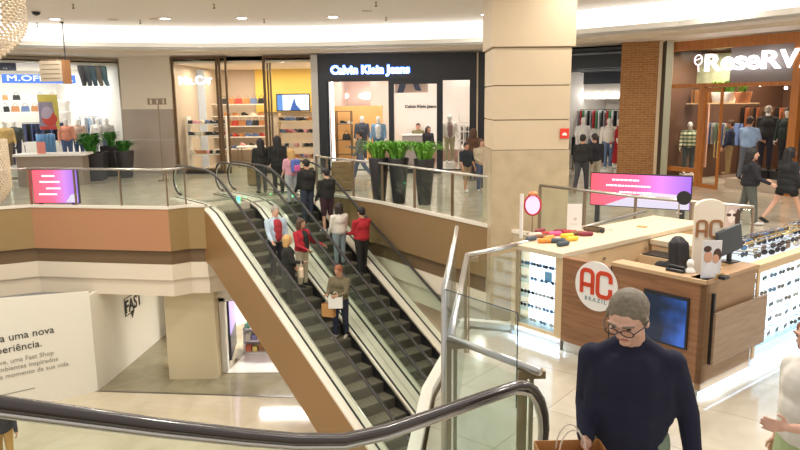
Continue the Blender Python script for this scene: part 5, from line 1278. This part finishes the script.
        if style in('long','bob','pony'):
            Ln={'long':.40,'bob':.17,'pony':.1}[style]
            for s in(-1,0,1): mb.cap(Hp(hc+V((s*.055,-.045 if s else -.075,.03))),Lp((s*.075,-.085 if s else -.13,1.60-Ln)) if style=='long' else Hp(hc+V((s*.075,-.035 if s else -.07,-Ln+.02))),.052,.038 if style=='long' else .045)
            for s in(-1,1): mb.cap(Hp(hc+V((s*.068,.02,.05))),Hp(hc+V((s*.078,.01,-.09))),.030,.026)
        if style=='pony': mb.cap(Hp(hc+V((0,-.11,.04))),Hp(hc+V((0,-.15,-.15))),.035,.02)
        if style=='bun': mb.ell(Hp(hc+V((0,-.10,.07))),(.045,.045,.045))
        if style=='long' or style=='bob' or style=='pony':
            pass
        hh=rm(fin(mb),'hair',mat('hair_'+hair,HC[hair],.6,noise=.6,nscale=55,bump=.6),body,vx*.7,sm=2)
        # clear the face: pull face verts done by face shape standing proud of hair
    # ----- face
    if skin!=2:
        mb=MB()
        for s in(-1,1): mb.ell(Hp(hc+V((s*.032,.086,.012))),(.011,.008,.006),Rh,8,6)
        fin(mb).obj('eyes',mat('eye_dark',(.03,.02,.02),.3),body,smooth=True)
        mb=MB(); mb.cap(Hp(hc+V((-.02,.0865,-.060))),Hp(hc+V((.02,.0865,-.060))),.0045,.0045,6); fin(mb).obj('mouth',mat('lip_red',(.45,.14,.12),.5),body,smooth=True)
        if detail:
            mb=MB()
            for s in(-1,1): mb.cap(Hp(hc+V((s*.016,.107,.036))),Hp(hc+V((s*.056,.090,.036))),.0055,.004,6)
            fin(mb).obj('eyebrows',mat('hair_'+hair,HC[hair]),body)
    if glasses_:
        mb=MB()
        for s in(-1,1):
            mb.tube([Hp(hc+V((s*.034+math.cos(6.283*t/14)*.027,.115,.008+math.sin(6.283*t/14)*.019))) for t in range(14)],.0028,5,closed=True)
            mb.tube([Hp(hc+V((s*.061,.113,.012))),Hp(hc+V((s*.084,.06,.012))),Hp(hc+V((s*.088,-.01,.006)))],.0028,5)
        mb.tube([Hp(hc+V((-.008,.117,.012))),Hp(hc+V((.008,.117,.012)))],.003,5)
        fin(mb).obj('spectacles',M_frm[0],body)
    body['hands']=0; del body['hands']
    body_h=[tuple((a[2]+a[3]*.09)*K_) for a in arms]
    return body,[Vector(x) for x in body_h]
def wpt(o,v):
    a=o.rotation_euler.z; return Vector(o.location)+Matrix.Rotation(a,3,'Z')@Vector(v)
def paper_bag(label,p,w,d,h,m,rotz,hc=M_cream):
    """p is the hand point; the bag hangs from it by its handles"""
    o=thing('paper_bag',label,'bag',(p.x,p.y,p.z-h-.10),rotz)
    mb=MB(); vs=[]
    t=.004
    for a_ in ((-w/2,w/2,-d/2,-d/2+t),(-w/2,w/2,d/2-t,d/2),(-w/2,-w/2+t,-d/2,d/2),(w/2-t,w/2,-d/2,d/2)): mb.box(*a_,0,h)
    mb.box(-w/2,w/2,-d/2,d/2,0,t); mb.obj('body',m,o)
    for s in(-1,1):
        mb=MB(); mb.tube([(math.cos(math.pi*k/8)*w*.2,s*d*.2,h-.02+math.sin(math.pi*k/8)*.13) for k in range(9)],.004,5); mb.obj('handle',hc,o)
    return o
M_kraft=mat('kraft_paper',(.55,.27,.09),.7,noise=.1,nscale=5)
# ---- near man
hd=G(631,318,1.64); 
man,hs=person('large man in navy sweater and glasses looking down in the right foreground',(hd.x+.03,hd.y+.05,0),-108,1.83,0,(.012,.013,.035),(.22,.28,.20),(.05,.04,.03),'salt','short',armR=(-12,5,84,6),armL=(-6,17,12,0),legR=(12,8),legL=(-10,12),lean=4,head=(20,-18),build=1.03,vox=.013,hem=.80,glasses_=True,detail=True)
man.scale=(1.0,1.08,1.0)
hs=[Vector((h_.x*1.0,h_.y*1.08,h_.z)) for h_ in hs]
b=paper_bag('brown paper bag in the right hand of the man in navy sweater',wpt(man,hs[0])+Vector((-.10,0,.13)),.34,.16,.36,M_kraft,man.rotation_euler.z+R(20))
# ---- partly visible woman at the right edge
hd=G(812,330,1.5)
wo,hs=person('woman with auburn hair in pale dress reaching out a hand at the right edge',(hd.x+.09,hd.y+.08,0),195,1.56,0,(.78,.74,.66),(.42,.50,.26),(.5,.4,.3),'red','long',armR=(-8,8,20,0),armL=(24,2,82,0),legR=(10,5),legL=(-8,10),sleeve=.4,head=(5,0),skirt=.62,leglen=.4,vox=.014,detail=True)
# ---- two women beyond the kiosk
pa=G(747,224); person('woman in black jacket with long dark hair left of a pair beyond the kiosk',(pa.x,pa.y,0),-20,1.62,0,(.02,.02,.028),(.11,.12,.11),(.7,.7,.7),'black','long',armR=(20,5,40,0),armL=(10,5,60,20),legR=(10,5),legL=(-10,10),head=(0,-20),build=1.3)[0].scale=(1.25,1.25,1.02)
pb=G(784,223); w2_,h2=person('woman in long dark coat with bare legs right of a pair beyond the kiosk',(pb.x,pb.y,0),5,1.66,0,(.02,.022,.026),(.02,.02,.02),(.03,.03,.03),'black','long',legR=(22,6),legL=(-20,12),leglen=.25,hem=.72,build=1.3)
w2_.scale=(1.25,1.25,1.03)
p=wpt(w2_,h2[0]); 
# ---- far right shop people
def plinth5(px):
    x=F5.hit(px,130,1.25)[0]; o=thing('plinth','low dark plinth carrying the %s dark dressed mannequin in the timber shop'%('left' if px<780 else 'right'),'plinth',F5.w(x,1.25,.30),F5.a)
    q=MB(); q.box(-.28,.28,-.28,.28,0,.25); q.obj('block',M_black,o,bevel=.01)
p=F5.w(F5.hit(748,150,.5)[0],.5,.30)
person('man in light blue T-shirt at the timber shop doorway',p,40,1.86,1,(.30,.45,.72),(.12,.14,.18),(.1,.1,.1),'dark','short',sleeve=.45,armR=(25,6,50,0),armL=(20,6,60,10),legR=(8,4),legL=(-8,8))
p=F5.w(F5.hit(729,150,1.3)[0],1.3,.30)
person('person in navy top and tan trousers behind the open timber door',p,150,1.72,1,(.02,.03,.07),(.33,.24,.12),(.3,.2,.1),'brown','short')
p=F5.w(F5.hit(767,130,1.3)[0],1.3,.55)
plinth5(767); person('grey headed mannequin in dark jacket inside the timber shop entrance',p,60,1.92,2,(.025,.03,.028),(.03,.03,.05),(.03,.03,.03),'grey','short',build=1.15,name='mannequin',cat='mannequin')
p=F5.w(F5.hit(787,130,1.2)[0],1.2,.55)
plinth5(787); person('dark clothed mannequin beside the right timber post',p,-140,1.86,2,(.02,.035,.03),(.025,.025,.04),(.03,.03,.03),'dark','short',armR=(5,8,10,0),name='mannequin',cat='mannequin')
# mannequins
WIDE=[]
def mannequin(label,f,px,y,zb,h,top,bot,face=-90,inner=None,**k):
    x=f.hit(px,130,y)[0]; p=f.w(x,y,zb)
    if zb>.05:
        st=thing('plinth',('low plinth under the %s'%label).replace(' in the shop behind the column','').replace(' right of the jeans shop doorway','').replace(' in the left shop','').replace('the right end of the left shop','the right end').replace('at the far left of the left shop','at the far left'),'plinth',f.w(x,y,0),f.a); q=MB(); q.lathe([(.26,0),(.26,zb-.01),(.24,zb)],18); q.obj('disc',M_white,st)
    return person(label,p,face,h,2,top,bot,(.7,.7,.68),'grey','bald',name='mannequin',cat='mannequin',inner=inner,armR=(6,10,18,0),armL=(10,10,25,0),legR=(4,2),legL=(-4,4),**k)
mannequin('mannequin in plaid shirt and dark trousers in the timber shop window',F5,690,.9,.25,1.72,(.42,.45,.25),(.06,.08,.09),-110)
# plaid stripes on the shirt
mb=[c for c in C.objects if c.name.startswith('top')][-1]
pm=bpy.data.materials.new('plaid_cloth'); pm.use_nodes=True; nt=pm.node_tree; bs=nt.nodes['Principled BSDF']; tc=nt.nodes.new('ShaderNodeTexCoord')
def wave(d,s):
    w=nt.nodes.new('ShaderNodeTexWave'); w.wave_type='BANDS'; w.bands_direction=d; w.inputs['Scale'].default_value=s; w.wave_profile='SIN'; nt.links.new(tc.outputs['Object'],w.inputs[0]); r=nt.nodes.new('ShaderNodeValToRGB'); r.color_ramp.interpolation='CONSTANT'; r.color_ramp.elements[1].position=.55; nt.links.new(w.outputs[0],r.inputs[0]); return r
ra=wave('Z',2.6); ra.color_ramp.elements[0].color=(.80,.78,.60,1); ra.color_ramp.elements[1].color=(.12,.20,.12,1)
rb=wave('X',2.6); rb.color_ramp.elements[0].color=(1,1,1,1); rb.color_ramp.elements[1].color=(.55,.62,.5,1)
mx=nt.nodes.new('ShaderNodeMix'); mx.data_type='RGBA'; mx.blend_type='MULTIPLY'; mx.inputs[0].default_value=1; nt.links.new(ra.outputs[0],mx.inputs[6]); nt.links.new(rb.outputs[0],mx.inputs[7]); nt.links.new(mx.outputs[2],bs.inputs['Base Color'])
mb.data.materials[0]=pm
F2=fr2((-3.0,27.04),(3.42,26.37))
mannequin('white headed mannequin in denim jacket left of the jeans shop doorway',F2,378.5,.9,.35,1.80,(.20,.34,.52),(.12,.20,.35),-95,inner=(.8,.8,.8))
mannequin('mannequin in white jacket and khaki trousers right of the jeans shop doorway',F2,449.5,.9,.35,1.85,(.72,.68,.62),(.42,.38,.24),-85,inner=(.3,.2,.2))
mannequin('dark dressed mannequin with bright head against the orange wooden block',F2,362,1.6,.35,1.80,(.05,.06,.08),(.08,.08,.10),-90)
mannequin('white mannequin in white top and blue jeans in the shop behind the column',F4,609,1.2,.3,1.78,(.85,.83,.80),(.15,.24,.42),-95)
mannequin('white mannequin in white T-shirt left in the shop behind the column',F4,583,1.6,.3,1.78,(.85,.83,.82),(.7,.7,.7),-80,sleeve=.45)
mannequin('mannequin in long red dress right of the blue jeans mannequin',F4,619,1.4,.3,1.75,(.45,.02,.03),(.40,.02,.03),-95,skirt=.8,leglen=.3)
for px,y,t,b_,lb in ((14,1.5,(.06,.07,.06),(.05,.05,.10),'mannequin in dark green jacket at the far left of the left shop'),(5,1.1,(.62,.42,.16),(.2,.15,.1),'mannequin in mustard top at the very left edge'),(66,1.3,(.75,.30,.20),(.08,.14,.30),'mannequin in coral top and jeans right of the purple poster'),(78,1.5,(.62,.45,.36),(.06,.10,.22),'mannequin in tan top and dark jeans in the left shop'),(117,.9,(.55,.52,.50),(.12,.14,.25),'mannequin in pale grey top at the right end of the left shop'),(98,1.7,(.75,.72,.68),(.5,.5,.5),'mannequin in white top above the planters')):
    mannequin(lb,F3,min(px,107),y,.4,1.78,t,b_,-60)
# ---- people around jeans shop
p=G(366,168); person('person in grey green top and jeans walking past the jeans shop',(p.x,p.y-2.5 if False else 24.6,0),170,1.74,1,(.13,.15,.13),(.10,.13,.20),(.6,.6,.6),'dark','short',legR=(20,10),legL=(-22,15),armR=(30,5,70,0)).__class__
def at(px,Y): return (hitY(px,150,Y).x,Y,0)
p=F2.w(F2.hit(419,120,3.1)[0],3.0,0); person('man in olive shirt behind the jeans shop counter',F2.w(F2.hit(418,120,4.0)[0],4.05,0),-100,1.75,1,(.16,.15,.07),(.05,.05,.06),(.05,.05,.05),'dark','short')
person('dark dressed person right of the jeans shop counter',F2.w(F2.hit(428,120,2.6)[0],2.6,0),-60,1.68,1,(.02,.02,.025),(.02,.02,.025),(.05,.05,.05),'dark','long')
p=G(466,192); person('child in dark T-shirt and khaki shorts beside the column',(p.x,p.y,0),-60,1.50,1,(.02,.025,.035),(.30,.23,.14),(.75,.75,.72),'dark','short',sleeve=.45,leglen=.5,legR=(8,4),legL=(-8,8))
p=G(481,191); person('woman in beige top and blue jeans next to the column',(p.x,p.y,0),-80,1.58,0,(.52,.44,.32),(.08,.11,.19),(.75,.75,.72),'brown','long',legR=(6,4),legL=(-6,8),armR=(10,5,60,20))
person('brown haired person half hidden behind the beige top woman',(hitY(473,150,23.9).x,23.9,0),120,1.78,1,(.10,.05,.03),(.10,.08,.08),(.2,.2,.2),'brown','bob')
p=G(581,192); person('dark haired person in black coat left of the couple by the column',(p.x,p.y,0),60,1.72,1,(.015,.015,.02),(.05,.05,.06),(.5,.3,.2),'black','short',legR=(15,8),legL=(-15,12))
p=G(593,190); person('person in black jacket and pale trousers right of the couple by the column',(p.x,p.y,0),75,1.72,1,(.02,.02,.025),(.42,.38,.30),(.7,.7,.7),'dark','short',legR=(15,8),legL=(-15,12),head=(0,30))
# ---- head of the escalators
def ep(u,v,z=None):
    """a point on an escalator tread"""
    n=round((u+1.0)/.40-.5); i=max(n,0); uc=-1+(i+.5)*.4; zz=-.03 if uc<-.1 else -uc*SL-.17
    q=EF.w(-1.0+(i+.5)*.40,v,max(zz,-5)); return (q.x,q.y,q.z)
DN=EF.a*57.2958
p=G(268,203); person('long haired person in black at the head of the escalators, left of two',EF.w(-1.6,2.6),120,1.66,0,(.015,.015,.018),(.02,.02,.025),(.03,.03,.03),'black','long')
person('person in long black coat and dark hair at the escalator head, right of two',EF.w(-1.2,2.95),110,1.74,0,(.015,.015,.018),(.02,.02,.025),(.03,.03,.03),'black','long',build=1.15,hem=.75)
def esc(label,px,py,v,h,**k):
    """put a rider so that the head top meets the picture height"""
    best=None
    lo,hi=(.60,1.24) if v<1.7 else (2.30,3.08)
    if 'cardigan and pale' in label: lo=hi=2.64
    for i in range(0,260):
        u=i*.03-.5
        for vv in (lo,(lo*3+hi)/4,(lo+hi)/2,(lo+hi*3)/4,hi):
            q=EF.w(u,vv,-max(0,u)*SL-.17+h); d=q-Vector((0,0,CH)); f=d.dot(FW); y=225-F*d.dot(UP)/f; x=400+F*d.dot(RT)/f
            e_=abs(y-py)+abs(x-px)
            if best is None or e_<best[0]: best=(e_,u,vv,x,y)
    print('RIDER',label[:30],[round(b,1) for b in best])
    k.setdefault('build',1.15)
    r_=person(label,ep(best[1],best[2]),k.pop('face',DN+180),h,**k); r_[0].scale=(1.16,1.16,1.03); return r_
# right (rising) stairway riders
pk,hk=esc('girl in pink and white top with backpack on the upper right escalator',294,152,2.35,1.55,skin=0,top=(.70,.35,.42),bot=(.45,.47,.50),hair='blonde',style='long',sleeve=.45,armR=(10,5,40,0))
bp=thing('backpack','blue and pink backpack worn by the girl on the upper right escalator','bag',wpt(pk,(0,-.17,1.12)),pk.rotation_euler.z)
mb=MB(); mb.box(-.13,.13,-.14,0,-.18,.18); mb.obj('body',mat('backpack_blue',(.10,.16,.50),.6),bp,bevel=.04); mb=MB(); mb.box(-.10,.10,-.18,-.14,-.15,.02); mb.obj('pocket',mat('backpack_pink',(.75,.15,.4),.6),bp,bevel=.02)
esc('man in black jacket seen from behind below the backpack girl',312,165,2.35,1.75,skin=1,top=(.015,.017,.02),bot=(.04,.05,.08),hair='black',style='short',build=1.15)
esc('dark haired rider in black with bare calves and white sneakers',330,171,2.85,1.72,skin=0,top=(.012,.012,.016),bot=(.05,.02,.03),shoe=(.8,.8,.8),hair='black',style='short',leglen=.5,build=1.1)
esc('stout man in red hooded top and black trousers on the right escalator',370,204,2.92,1.74,skin=1,top=(.42,.02,.03),bot=(.012,.012,.015),hair='black',style='short',build=1.15,armR=(20,5,50,10),armL=(15,5,60,10),legR=(4,0),legL=(-4,0))
esc('woman in white cardigan and pale jeans beside the man in red',356,209,2.45,1.62,skin=0,top=(.70,.66,.60),bot=(.26,.32,.36),hair='dark',style='bob')
om,ho=esc('man in olive sweater holding white and brown paper bags on the left escalator',345,265,1.15,1.70,face=DN-62,skin=1,top=(.14,.115,.065),bot=(.02,.025,.05),hair='red',style='short',armR=(20,6,70,25),armL=(30,6,60,20),shoe=(.45,.40,.33),legR=(6,8),legL=(-4,4),head=(10,0),build=1.08)
q=(wpt(om,ho[0])+wpt(om,ho[1]))/2
a_=om.rotation_euler.z
paper_bag('square brown paper bag hanging low from the man in olive sweater',wpt(om,ho[0])+Vector((0,0,-.06)),.30,.12,.30,M_kraft,a_)
paper_bag('crumpled white paper bag held at the waist by the man in olive sweater',wpt(om,ho[1])+Vector((0,0,.12)),.32,.14,.26,M_white,a_+.4)
# left (descending) stairway riders
esc('older man in pale blue jacket over red shirt on the left escalator',274,206,1.05,1.74,face=DN-5,skin=0,top=(.42,.52,.62),bot=(.02,.02,.03),hair='grey',style='short',inner=(.35,.03,.04),armR=(25,8,30,0),build=1.12)
esc('woman in red cardigan over black top on the left escalator behind the blonde',309,222,1.12,1.66,face=DN+20,skin=1,top=(.42,.02,.035),bot=(.50,.44,.32),hair='brown',style='bob',inner=(.012,.012,.015),armR=(15,10,50,20),armL=(25,18,40,-10))
bw,hb=esc('blonde woman in black dress with back turned on the left escalator',291,238,.72,1.62,face=DN+60,skin=0,top=(.014,.014,.018),bot=(.014,.014,.018),hair='blonde',style='bob',armR=(20,6,60,20),skirt=.6)
o=thing('shoulder_bag','mustard shoulder bag at the side of the blonde woman','bag',wpt(bw,(-.20,.02,.80)),bw.rotation_euler.z)
mb=MB(); mb.box(-.04,.04,-.12,.12,-.1,.1); mb.obj('body',mat('mustard_leather',(.65,.42,.06),.5),o,bevel=.02); mb=MB(); mb.tube([(0,-.1,.1),(.06,-.02,.5),(0,.1,.1)],.008,5); mb.obj('strap',mat('mustard_leather',(.65,.42,.06)),o)
o=thing('cream_handbag','cream handbag held by the woman in red cardigan','bag',wpt(bw,(.25,.30,.82)),bw.rotation_euler.z)
mb=MB(); mb.box(-.15,.15,-.05,.05,-.12,.10); mb.obj('body',mat('cream_leather',(.70,.55,.40),.6),o,bevel=.02); mb=MB(); mb.tube([(math.cos(math.pi*k/8)*.1,0,.09+math.sin(math.pi*k/8)*.15) for k in range(9)],.008,5); mb.obj('handle',mat('cream_leather',(.7,.55,.4)),o)
# low dark shape: seated child / pushchair on the left escalator
0 and esc('child in black hooded jacket low on the left escalator in front of the blonde',272,262,.68,1.10,face=DN,skin=1,top=(.015,.015,.02),bot=(.03,.02,.03),hair='black',style='short',armL=(20,8,40,0))
# seller in the kiosk
p=G(680,237,1.22); person('seller with long black hair sitting inside the kiosk behind the ledge',(p.x,p.y,-.40),80,1.62,1,(.012,.012,.015),(.02,.02,.02),(.02,.02,.02),'black','long',legR=(88,88),legL=(84,86),seat=True,head=(20,0),build=1.1)
st=thing('stool','round black stool under the seated seller inside the kiosk','stool',(p.x,p.y,0)); q=MB(); q.lathe([(.17,.36),(.18,.38),(.16,.40)],16); q.obj('seat',M_black,st); q=MB(); q.lathe([(.2,0),(.2,.02),(.03,.04),(.03,.36)],16); q.obj('base',M_steel,st)
# lower floor person at the left edge
p=G(2,470,-5); lp,hl=person('person in black at the left edge of the lower floor',(G(1,399,-3.45).x-.05,G(1,399,-3.45).y,-5),-60,1.66,1,(.012,.012,.03),(.5,.28,.08),(.4,.2,.05),'black','short',armL=(30,8,20,0),legL=(25,10),legR=(-15,10))
for o_ in [x for x in C.objects if x.get('category') in('person','mannequin') and abs(x.scale[0]-1)<.01]: o_.scale=(1.12,1.12,1.0)
# plants on the high shelf
for i,(px,nm) in enumerate(((719,'left'),(728,'middle'),(743,'right, terracotta'))):
    x=F5.hit(px,100,1.4)[0]; planter('small potted plant on the pale high shelf of the timber shop, %s'%nm,F5.w(x,1.4,zsf),.50,.40,.34,.42,.40,31+i,True,40 if i<2 else 14,M_leaf,.05,0,M_white if i<2 else mat('terracotta',(.5,.2,.09),.7))
for n,o in list(enumerate(C.objects)):
    pass
# ---- bake the sculpted bodies
dg=bpy.context.evaluated_depsgraph_get(); new=[]
for o in BAKE: new.append(bpy.data.meshes.new_from_object(o.evaluated_get(dg)))
for o,me in zip(BAKE,new):
    old=o.data; o.modifiers.clear(); o.data=me; bpy.data.meshes.remove(old)
# carve the hair away from the face (vertices in front of and below the hairline go)
def carve():
    for o in [x for x in C.objects if x.name.split('.')[0]=='hair']: pass
# ================================================================= CAMERA, LIGHT, WORLD
cam=bpy.data.cameras.new('camera'); cam.sensor_width=36; cam.lens=36*F/800; cam.clip_end=200
co=bpy.data.objects.new('camera',cam); C.objects.link(co); co.location=(0,0,CH)
m3=Matrix((RT,UP,-FW)).transposed(); co.matrix_world=Matrix.Translation((0,0,CH))@m3.to_4x4(); SC.camera=co
w=bpy.data.worlds.new('world'); SC.world=w; w.use_nodes=True; bg=w.node_tree.nodes['Background']; bg.inputs[0].default_value=(1,.95,.90,1); bg.inputs[1].default_value=.55
for (x,y) in ((-7,10),(-3,14),(2,18),(-9,15)): area('lower_floor_light',(x,y if y<12 else y,-2.42 if y>17.9 else 4.9),.35,110,(1,.95,.85))
area('lower_gallery_light',(-5.6,20.4,-2.42),.8,35,(1,.92,.78)); area('lower_shop_light',(-3.5,22,-2.45),2.5,180,(1,.95,.9)); area('lower_gallery_light',(-10.5,20.5,-2.4),.8,20,(1,.92,.78)); area('lower_gallery_light',(1,21,-2.4),1.5,60,(1,.9,.75))
for x,y in ((3,9),(7,9),(5,5),(9,13),(1.5,6)): area('near_gallery_light',(x,y,5.1),.5,75,(1,.93,.83))
SC.view_settings.view_transform='Standard'; SC.view_settings.look='None'; SC.view_settings.gamma=1; SC.view_settings.exposure=.42
SC.cycles.transparent_max_bounces=48; SC.cycles.max_bounces=8
